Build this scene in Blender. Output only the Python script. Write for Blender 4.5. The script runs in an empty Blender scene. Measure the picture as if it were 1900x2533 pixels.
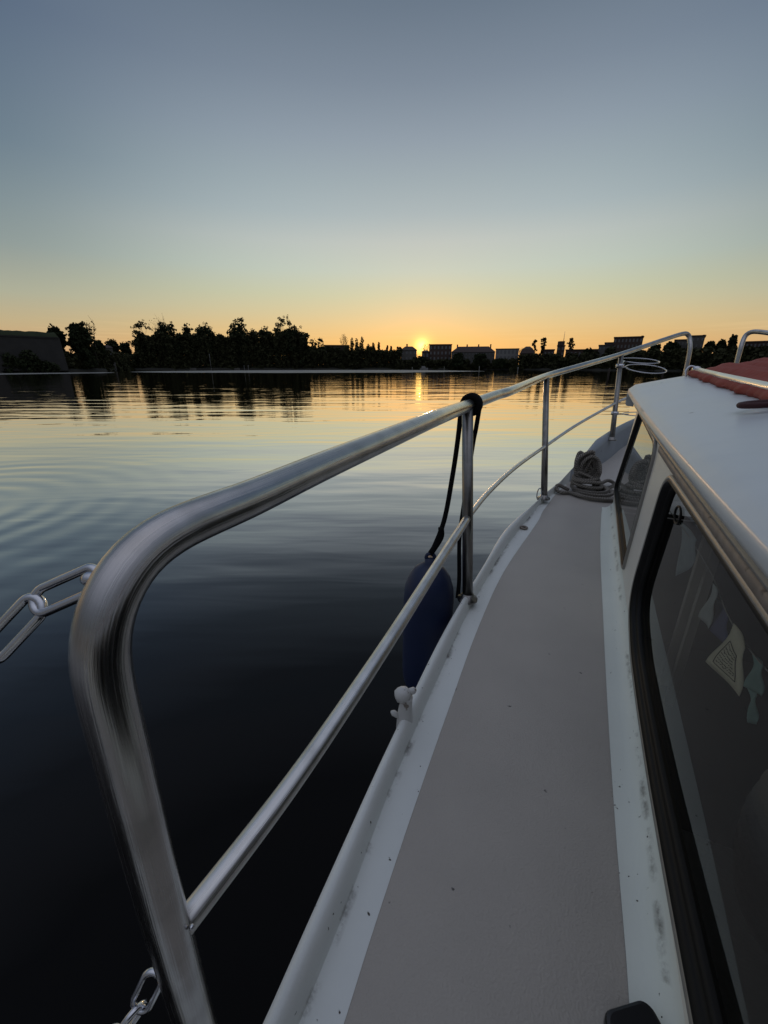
import bpy, bmesh, math, random
import numpy as np
from mathutils import Vector, Matrix
random.seed(7); rng = np.random.default_rng(7)
scene = bpy.context.scene
COL = scene.collection
rad = math.radians

# ---------------------------------------------------------------- camera
DECK = 0.95                      # deck height above the water
EYE = DECK + 0.64                # camera height above the water
F = 985.0; CX, CY = 950.0, 1266.5
TH = math.atan((CY - 907) / F); S_, C_ = math.sin(TH), math.cos(TH)
cam_d = bpy.data.cameras.new('camera'); cam = bpy.data.objects.new('camera', cam_d)
COL.objects.link(cam); scene.camera = cam
cam_d.sensor_fit = 'HORIZONTAL'; cam_d.sensor_width = 36.0
cam_d.lens = F / 1900.0 * 36.0
cam_d.clip_start = 0.02; cam_d.clip_end = 9000
cam.location = (0, 0, EYE); cam.rotation_euler = (math.pi / 2 - TH, 0, 0)

# ---------------------------------------------------------------- sky, sun, exposure
SUN_AZ = math.atan2(95, 1085 )   # to the right of +Y
SUN_EL = rad(2.6)
sun_dir = Vector((math.sin(SUN_AZ) * math.cos(SUN_EL), math.cos(SUN_AZ) * math.cos(SUN_EL), math.sin(SUN_EL)))
scene.view_settings.view_transform = 'Standard'; scene.view_settings.look = 'None'
scene.view_settings.exposure = 0.0; scene.view_settings.gamma = 1.0
scene.view_settings.use_curve_mapping = False

def srgb(r, g, b):
    f = lambda c: (c / 255 / 12.92) if c / 255 <= 0.04045 else ((c / 255 + 0.055) / 1.055) ** 2.4
    return (f(r), f(g), f(b), 1.0)

world = bpy.data.worlds.new('World'); scene.world = world; world.use_nodes = True
def build_world():
    nt = world.node_tree; N = nt.nodes; L = nt.links; N.clear()
    def math_(op, a=None, b=None, clamp=False):
        n = N.new('ShaderNodeMath'); n.operation = op; n.use_clamp = clamp
        for i, v in enumerate((a, b)):
            if v is None: continue
            if isinstance(v, (int, float)): n.inputs[i].default_value = v
            else: L.new(v, n.inputs[i])
        return n.outputs[0]
    def mix(f, a, b, mode='MIX'):
        n = N.new('ShaderNodeMix'); n.data_type = 'RGBA'; n.blend_type = mode
        for i, v in ((0, f), (6, a), (7, b)):
            if isinstance(v, (int, float, tuple)): n.inputs[i].default_value = v
            else: L.new(v, n.inputs[i])
        return n.outputs[2]
    tc = N.new('ShaderNodeTexCoord')
    sep = N.new('ShaderNodeSeparateXYZ'); L.new(tc.outputs['Generated'], sep.inputs[0])
    el = math_('MULTIPLY', math_('ARCSINE', sep.outputs[2]), 180 / math.pi)
    def ramp(stops, lo=-5.0, hi=90.0):
        mr = N.new('ShaderNodeMapRange'); L.new(el, mr.inputs[0])
        mr.inputs[1].default_value = lo; mr.inputs[2].default_value = hi
        r = N.new('ShaderNodeValToRGB'); L.new(mr.outputs[0], r.inputs[0])
        e = r.color_ramp.elements
        while len(e) < len(stops): e.new(0.5)
        for i, (deg, c) in enumerate(stops):
            e[i].position = (deg - lo) / (hi - lo); e[i].color = srgb(*c)
        return r.outputs[0]
    sunside = ramp([(-5, (150, 110, 80)), (0, (230, 166, 108)), (3, (233, 188, 122)), (4.8, (228, 198, 143)), (6.5, (217, 203, 160)), (8.5, (205, 207, 175)), (11.1, (196, 207, 194)),
                    (14, (191, 200, 196)), (16.7, (173, 187, 191)), (19.6, (161, 176, 183)), (23, (147, 161, 174)), (27.2, (127, 141, 157)), (32, (107, 122, 139)),
                    (42, (118, 132, 152)), (56, (168, 176, 196)), (90, (192, 196, 212))])
    offside = ramp([(-5, (120, 100, 90)), (0, (206, 162, 120)), (2.5, (208, 172, 128)), (4.4, (198, 179, 140)), (7, (177, 178, 156)), (11.1, (146, 158, 156)),
                    (14.5, (130, 146, 152)), (18.9, (108, 127, 142)), (27.5, (86, 104, 128)), (36, (92, 108, 132)), (55, (164, 172, 192)), (90, (192, 196, 212))])
    back = ramp([(-5, (60, 62, 66)), (0, (84, 86, 92)), (10, (92, 96, 106)), (25, (112, 118, 132)), (50, (164, 170, 188)), (90, (192, 196, 212))])
    # azimuth weight towards the sun
    nrm = N.new('ShaderNodeVectorMath'); nrm.operation = 'DOT_PRODUCT'
    L.new(tc.outputs['Generated'], nrm.inputs[0]); nrm.inputs[1].default_value = (math.sin(SUN_AZ), math.cos(SUN_AZ), 0)
    hor = math_('SQRT', math_('MAXIMUM', math_('SUBTRACT', 1.0, math_('MULTIPLY', sep.outputs[2], sep.outputs[2])), 0.0001))
    caz = math_('DIVIDE', nrm.outputs['Value'], hor)
    w1 = N.new('ShaderNodeMapRange'); w1.interpolation_type = 'SMOOTHSTEP'; L.new(caz, w1.inputs[0])
    w1.inputs[1].default_value = 0.69; w1.inputs[2].default_value = 1.0
    w2 = N.new('ShaderNodeMapRange'); w2.interpolation_type = 'SMOOTHSTEP'; L.new(caz, w2.inputs[0])
    w2.inputs[1].default_value = -0.4; w2.inputs[2].default_value = 0.6
    base = mix(w2.outputs[0], back, mix(w1.outputs[0], offside, sunside))
    # glow round the setting sun
    dd = N.new('ShaderNodeVectorMath'); dd.operation = 'DOT_PRODUCT'
    L.new(tc.outputs['Generated'], dd.inputs[0]); dd.inputs[1].default_value = sun_dir
    ang = math_('MULTIPLY', math_('ARCCOSINE', math_('MINIMUM', dd.outputs['Value'], 1.0)), 180 / math.pi)
    def gauss(sig, amp): return math_('MULTIPLY', math_('EXPONENT', math_('MULTIPLY', math_('POWER', math_('DIVIDE', ang, sig), 2.0), -1.0)), amp)
    g1 = mix(gauss(5.0, 1.0), (0, 0, 0, 1), (0.08, 0.005, -0.03, 1))
    g2 = mix(gauss(1.2, 1.0), (0, 0, 0, 1), (0.55, 0.42, 0.05, 1))
    g3 = mix(gauss(0.62, 1.0), (0, 0, 0, 1), (1.6, 1.1, .35, 1))
    tot = mix(1.0, mix(1.0, mix(1.0, base, g1, 'ADD'), g2, 'ADD'), g3, 'ADD')
    # two faint streaks of thin cloud low over the far shore
    mp = N.new('ShaderNodeMapping'); L.new(tc.outputs['Generated'], mp.inputs[0]); mp.inputs['Scale'].default_value = (3, 3, 110)
    nz = N.new('ShaderNodeTexNoise'); L.new(mp.outputs[0], nz.inputs[0]); nz.inputs['Scale'].default_value = 1.6; nz.inputs['Detail'].default_value = 3
    cr = N.new('ShaderNodeMapRange'); L.new(nz.outputs[0], cr.inputs[0]); cr.inputs[1].default_value = 0.52; cr.inputs[2].default_value = 0.75
    band = math_('EXPONENT', math_('MULTIPLY', math_('POWER', math_('DIVIDE', math_('SUBTRACT', el, 3.4), 1.3), 2.0), -1.0))
    tot = mix(math_('MULTIPLY', math_('MULTIPLY', cr.outputs[0], band), 0.22), tot, (1.0, 0.72, 0.36, 1))
    bg = N.new('ShaderNodeBackground'); L.new(tot, bg.inputs[0]); bg.inputs[1].default_value = .90
    sky = N.new('ShaderNodeTexSky'); sky.sky_type = 'NISHITA'; sky.sun_disc = False
    sky.sun_elevation = SUN_EL; sky.sun_rotation = SUN_AZ; sky.altitude = 30
    bg2 = N.new('ShaderNodeBackground'); L.new(sky.outputs[0], bg2.inputs[0]); bg2.inputs[1].default_value = 0.01
    add = N.new('ShaderNodeAddShader'); L.new(bg.outputs[0], add.inputs[0]); L.new(bg2.outputs[0], add.inputs[1])
    out = N.new('ShaderNodeOutputWorld'); L.new(add.outputs[0], out.inputs[0])
build_world()
sl = bpy.data.lights.new('sun', 'SUN'); so = bpy.data.objects.new('sun', sl); COL.objects.link(so)
sl.energy = 0.5; sl.angle = rad(1.0); sl.color = (1.0, 0.62, 0.32)
lamp_dir = Vector((math.sin(SUN_AZ), math.cos(SUN_AZ), math.tan(rad(1.3)))).normalized()     # most of the disc already behind the roofs
so.rotation_euler = (-lamp_dir).to_track_quat('-Z', 'Y').to_euler(); so.location = (0, 0, 30)

# ---------------------------------------------------------------- helpers
A_ = rad(26); AX = (math.sin(A_), math.cos(A_))        # the boat's heading
def ray(u, v):
    a = (u - CX) / F; b = (v - CY) / F
    return Vector((a, C_ - b * S_, -S_ - b * C_))
def W(s, t, h):                                         # boat coordinates (s to starboard, t ahead, h above deck) -> world
    return Vector((s * AX[1] + t * AX[0], -s * AX[0] + t * AX[1], DECK + h))
def ST(p): return (p.x * AX[1] - p.y * AX[0], p.x * AX[0] + p.y * AX[1])
def sheer(t): return .012 * t * t if t > 0 else 0.0
def at_h(u, v, off):                                    # where the line of sight meets the deck's level + off
    r = ray(u, v); d = .05
    while d < 12:
        p = Vector((r.x * d, r.y * d, EYE + r.z * d))
        if p.z - DECK < sheer(ST(p)[1]) + off: return p
        d += .001
    return p
def at_d(u, v, d):
    r = ray(u, v); return Vector((r.x * d, r.y * d, EYE + r.z * d))
def at_s(u, v, s0):                                     # where it meets the upright plane s = s0
    r = ray(u, v); rs = r.x * AX[1] - r.y * AX[0]; return at_d(u, v, s0 / rs)
def far(u, v, R):                                       # a point at ground range R
    r = ray(u, v); k = R / math.hypot(r.x, r.y)
    return Vector((r.x * k, r.y * k, EYE + r.z * k))

def tag(o, label=None, cat=None, group=None, kind=None):
    if label: o['label'] = label
    if cat: o['category'] = cat
    if group: o['group'] = group
    if kind: o['kind'] = kind
    return o
def empty(name, loc, rz=0.0):
    o = bpy.data.objects.new(name, None); COL.objects.link(o); o.location = loc; o.rotation_euler = (0, 0, rz)
    o.empty_display_size = .1
    return o
def mesh(name, V, Fs, mat, parent=None, smooth=True, uv=None):
    me = bpy.data.meshes.new(name)
    org = Vector((0, 0, 0))
    if parent is not None:
        M = parent_inv(parent); V = [M @ Vector(v) for v in V]
    me.from_pydata([tuple(v) for v in V], [], Fs)
    if uv is not None:
        ul = me.uv_layers.new(name='UVMap')
        for lp in me.loops: ul.data[lp.index].uv = uv[lp.vertex_index]
    me.materials.append(mat) if mat else None
    if smooth: me.polygons.foreach_set('use_smooth', [True] * len(me.polygons))
    me.update()
    o = bpy.data.objects.new(name, me); COL.objects.link(o)
    if parent is not None: o.parent = parent
    return o
def parent_inv(p):
    M = Matrix.Identity(4)
    chain = []
    while p is not None: chain.append(p); p = p.parent
    for q in reversed(chain):
        M = M @ (Matrix.Translation(q.location) @ q.rotation_euler.to_matrix().to_4x4())
    return M.inverted()
def catmull(P, n=8, closed=False):
    P = [Vector(p) for p in P]; out = []
    m = len(P); rng_ = range(m if closed else m - 1)
    for i in rng_:
        if closed: p0, p1, p2, p3 = P[(i - 1) % m], P[i], P[(i + 1) % m], P[(i + 2) % m]
        else:
            p1, p2 = P[i], P[i + 1]
            p0 = P[i - 1] if i > 0 else p1 * 2 - p2
            p3 = P[i + 2] if i + 2 < m else p2 * 2 - p1
        for k in range(n):
            t = k / n
            out.append(0.5 * ((2 * p1) + (-p0 + p2) * t + (2 * p0 - 5 * p1 + 4 * p2 - p3) * t * t + (-p0 + 3 * p1 - 3 * p2 + p3) * t ** 3))
    if not closed: out.append(P[-1])
    return out
class MB:
    def __init__(s): s.V = []; s.F = []; s.UV = []
    def add(s, V, Fs, UV=None):
        o = len(s.V); s.V += [Vector(v) for v in V]; s.F += [tuple(i + o for i in f) for f in Fs]
        s.UV += UV if UV else [(0, 0)] * len(V)
    def tube(s, P, r, seg=16, closed=False, cap=True, sx=1.0, prof=None):
        P = [Vector(p) for p in P]; n = len(P)
        T = []
        for i in range(n):
            if closed: t = P[(i + 1) % n] - P[i - 1]
            else: t = P[min(i + 1, n - 1)] - P[max(i - 1, 0)]
            T.append(t.normalized() if t.length > 1e-9 else Vector((0, 0, 1)))
        up = Vector((0, 0, 1)) if abs(T[0].z) < .9 else Vector((1, 0, 0))
        X = T[0].cross(up).normalized(); V = []; UV = []; L = 0
        for i in range(n):
            if i: X = (X - T[i] * X.dot(T[i])).normalized(); L += (P[i] - P[i - 1]).length
            Y = T[i].cross(X)
            rr = r[i] if isinstance(r, (list, tuple)) else r
            for k in range(seg):
                a = 2 * math.pi * k / seg
                V.append(P[i] + X * math.cos(a) * rr * sx + Y * math.sin(a) * rr); UV.append((L, k / seg))
        Fs = []
        for i in range(n if closed else n - 1):
            j = (i + 1) % n
            for k in range(seg):
                q = (k + 1) % seg
                Fs.append((i * seg + k, i * seg + q, j * seg + q, j * seg + k))
        if cap and not closed:
            Fs.append(tuple(range(seg - 1, -1, -1))); Fs.append(tuple((n - 1) * seg + k for k in range(seg)))
        s.add(V, Fs, UV)
    def box(s, c, sz, R=None):
        V = []
        for x in (-1, 1):
            for y in (-1, 1):
                for z in (-1, 1):
                    v = Vector((x * sz[0] / 2, y * sz[1] / 2, z * sz[2] / 2))
                    V.append((R @ v if R else v) + Vector(c))
        s.add(V, [(0, 1, 3, 2), (4, 6, 7, 5), (0, 4, 5, 1), (2, 3, 7, 6), (0, 2, 6, 4), (1, 5, 7, 3)])
    def grid(s, rows, flip=False, uv=True):
        n, m = len(rows), len(rows[0]); V = [p for r in rows for p in r]; Fs = []; UV = []
        for i in range(n):
            for j in range(m): UV.append((i / max(1, n - 1), j / max(1, m - 1)))
        for i in range(n - 1):
            for j in range(m - 1):
                q = (i * m + j, i * m + j + 1, (i + 1) * m + j + 1, (i + 1) * m + j)
                Fs.append(q[::-1] if flip else q)
        s.add(V, Fs, UV)
    def lathe(s, c, prof, seg=24, axis=None):
        Z = (axis or Vector((0, 0, 1))).normalized(); X = Z.orthogonal().normalized(); Y = Z.cross(X); V = []
        for r, z in prof:
            for k in range(seg):
                a = 2 * math.pi * k / seg; V.append(Vector(c) + Z * z + (X * math.cos(a) + Y * math.sin(a)) * r)
        Fs = []
        for i in range(len(prof) - 1):
            for k in range(seg):
                q = (k + 1) % seg; Fs.append((i * seg + k, i * seg + q, (i + 1) * seg + q, (i + 1) * seg + k))
        Fs.append(tuple(range(seg - 1, -1, -1))); Fs.append(tuple((len(prof) - 1) * seg + k for k in range(seg)))
        s.add(V, Fs)
    def build(s, name, mat, parent=None, smooth=True):
        return mesh(name, s.V, s.F, mat, parent, smooth, s.UV)

# ---------------------------------------------------------------- materials
def nodes(name):
    m = bpy.data.materials.new(name); m.use_nodes = True; nt = m.node_tree
    return m, nt, nt.nodes, nt.links, nt.nodes['Principled BSDF']
def pmat(name, col, rough=.5, metal=0.0, var=0.12, scale=20, bump=0.0, bscale=60, detail=6, spec=None, rvar=0.0, coat=0.0, speck=None, sheen=0.0):
    m, nt, N, L, P = nodes(name)
    tc = N.new('ShaderNodeTexCoord')
    nz = N.new('ShaderNodeTexNoise'); nz.inputs['Scale'].default_value = scale; nz.inputs['Detail'].default_value = detail
    L.new(tc.outputs['Object'], nz.inputs['Vector'])
    mx = N.new('ShaderNodeMix'); mx.data_type = 'RGBA'; L.new(nz.outputs['Fac'], mx.inputs[0])
    mx.inputs[6].default_value = tuple(c * (1 - var) for c in col[:3]) + (1,); mx.inputs[7].default_value = tuple(min(1, c * (1 + var)) for c in col[:3]) + (1,)
    col_out = mx.outputs[2]
    if speck:
        sc, th, sc_col = speck
        n2 = N.new('ShaderNodeTexNoise'); n2.inputs['Scale'].default_value = sc; n2.inputs['Detail'].default_value = 4; L.new(tc.outputs['Object'], n2.inputs['Vector'])
        r = N.new('ShaderNodeMapRange'); r.inputs[1].default_value = th; r.inputs[2].default_value = th + .05; L.new(n2.outputs['Fac'], r.inputs[0])
        m2 = N.new('ShaderNodeMix'); m2.data_type = 'RGBA'; L.new(r.outputs[0], m2.inputs[0]); L.new(col_out, m2.inputs[6]); m2.inputs[7].default_value = tuple(sc_col[:3]) + (1,)
        col_out = m2.outputs[2]
    L.new(col_out, P.inputs['Base Color'])
    P.inputs['Roughness'].default_value = rough; P.inputs['Metallic'].default_value = metal
    if sheen: P.inputs['Sheen Weight'].default_value = sheen; P.inputs['Sheen Roughness'].default_value = .6
    if coat: P.inputs['Coat Weight'].default_value = coat
    if spec is not None: P.inputs['Specular IOR Level'].default_value = spec
    if rvar:
        mr = N.new('ShaderNodeMapRange'); L.new(nz.outputs['Fac'], mr.inputs[0]); mr.inputs[3].default_value = max(.02, rough - rvar); mr.inputs[4].default_value = rough + rvar
        L.new(mr.outputs[0], P.inputs['Roughness'])
    if bump:
        n3 = N.new('ShaderNodeTexNoise'); n3.inputs['Scale'].default_value = bscale; n3.inputs['Detail'].default_value = 5; L.new(tc.outputs['Object'], n3.inputs['Vector'])
        b = N.new('ShaderNodeBump'); b.inputs['Strength'].default_value = 1.0; b.inputs['Distance'].default_value = bump; L.new(n3.outputs['Fac'], b.inputs['Height'])
        L.new(b.outputs[0], P.inputs['Normal'])
    return m

M = {}
M['deck'] = pmat('deck_paint', (0.430, 0.392, 0.345), .45, var=.12, scale=7, bump=.0010, bscale=360, speck=(48, .715, (.05, .045, .04)), sheen=.35)
M['white'] = pmat('white_paint', (.70, .74, .76), .42, var=.08, scale=9, bump=.0004, bscale=150, speck=(34, .70, (.17, .15, .12)), rvar=.08)
M['cream'] = pmat('cream_paint', (.72, .70, .63), .35, var=.07, scale=12, bump=.0003, bscale=120, speck=(60, .70, (.22, .18, .13)))
M['roof'] = pmat('roof_paint', (.62, .66, .67), .34, var=.13, scale=5, bump=.0012, bscale=14, rvar=.08, speck=(30, .73, (.2, .2, .2)))
M['bulwark'] = pmat('shaded_bulwark', (.27, .30, .33), .5, var=.12, scale=10, speck=(40, .70, (.12, .11, .1)))  # shade of the face turned from the light, put into this grey
M['hull'] = pmat('hull_paint', (.75, .76, .76), .3)
M['rubber'] = pmat('black_rubber', (.006, .006, .006), .55, var=.3, spec=.25)
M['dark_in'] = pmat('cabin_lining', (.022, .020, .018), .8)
M['chrome_trim'] = pmat('window_trim', (.30, .29, .27), .48, metal=.55, var=.22, scale=60, bump=.0004, bscale=120)
M['worn_alu'] = pmat('weathered_moulding', (.27, .235, .20), .6, metal=.25, var=.45, scale=45, bump=.0006, bscale=90, speck=(40, .64, (.10, .08, .07)))
M['chrome'] = pmat('chain_steel', (.62, .63, .66), .16, metal=1.0, var=.1, scale=120)
M['black_rope'] = pmat('black_rope', (.008, .008, .009), .95, spec=.1, bump=.002, bscale=350)
M['fender'] = pmat('navy_vinyl', (.006, .016, .058), .52, var=.2, scale=12)
M['red'] = pmat('red_canvas', (.28, .040, .022), .75, var=.25, scale=14, bump=.004, bscale=45)
M['darkred'] = pmat('dark_red_strap', (.045, .008, .008), .7, bump=.001, bscale=200)
M['pale_tube'] = pmat('pale_tube', (.74, .72, .66), .25, metal=.55, var=.1)
M['cast'] = pmat('white_cleat_paint', (.55, .55, .53), .4, bump=.001, bscale=70, speck=(60, .62, (.2, .17, .14)))
M['black_plastic'] = pmat('black_plastic', (.006, .006, .007), .3)
M['form_cloth'] = pmat('ribbed_cloth', (.24, .22, .21), .9, bump=.002, bscale=120)
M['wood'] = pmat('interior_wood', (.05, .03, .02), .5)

def steel(name, dark, r0, r1):
    m, nt, N, L, P = nodes(name)
    P.inputs['Metallic'].default_value = 1.0
    tc = N.new('ShaderNodeTexCoord'); uv = N.new('ShaderNodeMapping'); L.new(tc.outputs['UV'], uv.inputs[0]); uv.inputs['Scale'].default_value = (3, 26, 1)
    n1 = N.new('ShaderNodeTexNoise'); n1.inputs['Scale'].default_value = 3; n1.inputs['Detail'].default_value = 6; L.new(uv.outputs[0], n1.inputs[0])
    n2 = N.new('ShaderNodeTexNoise'); n2.inputs['Scale'].default_value = 26; n2.inputs['Detail'].default_value = 5; L.new(tc.outputs['Object'], n2.inputs[0])
    r = N.new('ShaderNodeMapRange'); L.new(n1.outputs[0], r.inputs[0]); r.inputs[1].default_value = .3; r.inputs[2].default_value = .7; r.inputs[3].default_value = r0; r.inputs[4].default_value = r1
    L.new(r.outputs[0], P.inputs['Roughness'])
    mx = N.new('ShaderNodeMix'); mx.data_type = 'RGBA'; r2 = N.new('ShaderNodeMapRange'); L.new(n2.outputs[0], r2.inputs[0]); r2.inputs[1].default_value = .45; r2.inputs[2].default_value = .75
    L.new(r2.outputs[0], mx.inputs[0]); mx.inputs[6].default_value = tuple(dark[0]) + (1,); mx.inputs[7].default_value = tuple(dark[1]) + (1,)
    L.new(mx.outputs[2], P.inputs['Base Color'])
    b = N.new('ShaderNodeBump'); b.inputs['Distance'].default_value = .00025; b.inputs['Strength'].default_value = 1; L.new(n1.outputs[0], b.inputs['Height']); L.new(b.outputs[0], P.inputs['Normal'])
    return m
M['steel'] = steel('stainless_steel', ((.50, .485, .47), (.36, .35, .335)), .14, .30)
M['steel_pale'] = steel('satin_steel', ((.72, .71, .69), (.55, .54, .52)), .24, .42)
M['steel_dull'] = steel('dull_stanchion_steel', ((.26, .25, .235), (.17, .165, .155)), .22, .40)

def glass(name, tint, ior=1.5, refl=.95):
    m = bpy.data.materials.new(name); m.use_nodes = True; nt = m.node_tree; N = nt.nodes; L = nt.links; N.clear()
    fr = N.new('ShaderNodeFresnel'); fr.inputs[0].default_value = ior
    tr = N.new('ShaderNodeBsdfTransparent'); tr.inputs[0].default_value = tint
    gl = N.new('ShaderNodeBsdfGlossy'); gl.inputs[1].default_value = .004; gl.inputs[0].default_value = (refl, refl * .985, refl * .95, 1)
    mx = N.new('ShaderNodeMixShader'); L.new(fr.outputs[0], mx.inputs[0]); L.new(tr.outputs[0], mx.inputs[1]); L.new(gl.outputs[0], mx.inputs[2])
    out = N.new('ShaderNodeOutputMaterial'); L.new(mx.outputs[0], out.inputs[0])
    return m
M['glass_q'] = glass('quarter_glass', (.30, .31, .30, 1), 2.2)
M['glass'] = glass('window_glass', (.90, .92, .90, 1), 1.46, .74)

def border_mat(name, groove_at, base, width=.055):
    """white painted border; grime and chips collected along one seam (v = across)"""
    m, nt, N, L, P = nodes(name)
    tc = N.new('ShaderNodeTexCoord'); sp = N.new('ShaderNodeSeparateXYZ'); L.new(tc.outputs['UV'], sp.inputs[0])
    nz = N.new('ShaderNodeTexNoise'); nz.inputs['Scale'].default_value = 9; nz.inputs['Detail'].default_value = 7; L.new(tc.outputs['Object'], nz.inputs[0])
    wob = N.new('ShaderNodeMath'); wob.operation = 'MULTIPLY_ADD'; L.new(nz.outputs[0], wob.inputs[0]); wob.inputs[1].default_value = .10; L.new(sp.outputs[1], wob.inputs[2])
    sub = N.new('ShaderNodeMath'); sub.operation = 'SUBTRACT'; L.new(wob.outputs[0], sub.inputs[0]); sub.inputs[1].default_value = groove_at + .05
    ab = N.new('ShaderNodeMath'); ab.operation = 'ABSOLUTE'; L.new(sub.outputs[0], ab.inputs[0])
    near = N.new('ShaderNodeMapRange'); L.new(ab.outputs[0], near.inputs[0]); near.inputs[1].default_value = .0; near.inputs[2].default_value = width; near.inputs[3].default_value = 1; near.inputs[4].default_value = 0
    n2 = N.new('ShaderNodeTexNoise'); n2.inputs['Scale'].default_value = 13; n2.inputs['Detail'].default_value = 8; n2.inputs['Roughness'].default_value = .7; L.new(tc.outputs['Object'], n2.inputs[0])
    th = N.new('ShaderNodeMapRange'); L.new(n2.outputs[0], th.inputs[0]); th.inputs[1].default_value = .50; th.inputs[2].default_value = .66
    mu = N.new('ShaderNodeMath'); mu.operation = 'MULTIPLY'; L.new(near.outputs[0], mu.inputs[0]); L.new(th.outputs[0], mu.inputs[1])
    n3 = N.new('ShaderNodeTexNoise'); n3.inputs['Scale'].default_value = 5; n3.inputs['Detail'].default_value = 5; L.new(tc.outputs['Object'], n3.inputs[0])
    base_mx = N.new('ShaderNodeMix'); base_mx.data_type = 'RGBA'; L.new(n3.outputs[0], base_mx.inputs[0])
    base_mx.inputs[6].default_value = tuple(c * .86 for c in base) + (1,); base_mx.inputs[7].default_value = tuple(c * 1.08 for c in base) + (1,)
    n4 = N.new('ShaderNodeTexNoise'); n4.inputs['Scale'].default_value = 120; n4.inputs['Detail'].default_value = 2; L.new(tc.outputs['Object'], n4.inputs[0])
    spk = N.new('ShaderNodeMapRange'); L.new(n4.outputs[0], spk.inputs[0]); spk.inputs[1].default_value = .725; spk.inputs[2].default_value = .76
    fac = N.new('ShaderNodeMath'); fac.operation = 'MAXIMUM'; L.new(mu.outputs[0], fac.inputs[0]); L.new(spk.outputs[0], fac.inputs[1])
    mx = N.new('ShaderNodeMix'); mx.data_type = 'RGBA'; L.new(fac.outputs[0], mx.inputs[0]); L.new(base_mx.outputs[2], mx.inputs[6]); mx.inputs[7].default_value = (.075, .06, .045, 1)
    L.new(mx.outputs[2], P.inputs['Base Color']); P.inputs['Roughness'].default_value = .45
    b = N.new('ShaderNodeBump'); b.inputs['Distance'].default_value = .0012; b.inputs['Strength'].default_value = 1
    hs = N.new('ShaderNodeMath'); hs.operation = 'MULTIPLY_ADD'; L.new(fac.outputs[0], hs.inputs[0]); hs.inputs[1].default_value = -1.0; L.new(n2.outputs[0], hs.inputs[2])
    L.new(hs.outputs[0], b.inputs['Height']); L.new(b.outputs[0], P.inputs['Normal'])
    return m
M['gunwale'] = border_mat('gunwale_paint', 0.97, (.74, .76, .73), .10)
M['border_out'] = border_mat('outer_border_paint', 0.03, (.79, .82, .79), .20)
M['border_in'] = border_mat('inner_border_paint', 0.62, (.82, .86, .79), .16)

def rope_mat():
    m, nt, N, L, P = nodes('mooring_rope'); P.inputs['Roughness'].default_value = .9
    tc = N.new('ShaderNodeTexCoord'); sp = N.new('ShaderNodeSeparateXYZ'); L.new(tc.outputs['UV'], sp.inputs[0])
    a = N.new('ShaderNodeMath'); a.operation = 'MULTIPLY'; L.new(sp.outputs[0], a.inputs[0]); a.inputs[1].default_value = 95
    c = N.new('ShaderNodeMath'); c.operation = 'MULTIPLY_ADD'; L.new(sp.outputs[1], c.inputs[0]); c.inputs[1].default_value = 3.0; L.new(a.outputs[0], c.inputs[2])
    f = N.new('ShaderNodeMath'); f.operation = 'MULTIPLY'; L.new(c.outputs[0], f.inputs[0]); f.inputs[1].default_value = 6.2832
    s = N.new('ShaderNodeMath'); s.operation = 'SINE'; L.new(f.outputs[0], s.inputs[0])
    r = N.new('ShaderNodeMapRange'); L.new(s.outputs[0], r.inputs[0]); r.inputs[1].default_value = -1
    mx = N.new('ShaderNodeMix'); mx.data_type = 'RGBA'; L.new(r.outputs[0], mx.inputs[0]); mx.inputs[6].default_value = (.14, .128, .11, 1); mx.inputs[7].default_value = (.34, .31, .27, 1)
    L.new(mx.outputs[2], P.inputs['Base Color'])
    b = N.new('ShaderNodeBump'); b.inputs['Distance'].default_value = .002; L.new(s.outputs[0], b.inputs['Height']); L.new(b.outputs[0], P.inputs['Normal'])
    return m
M['rope'] = rope_mat()

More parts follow.
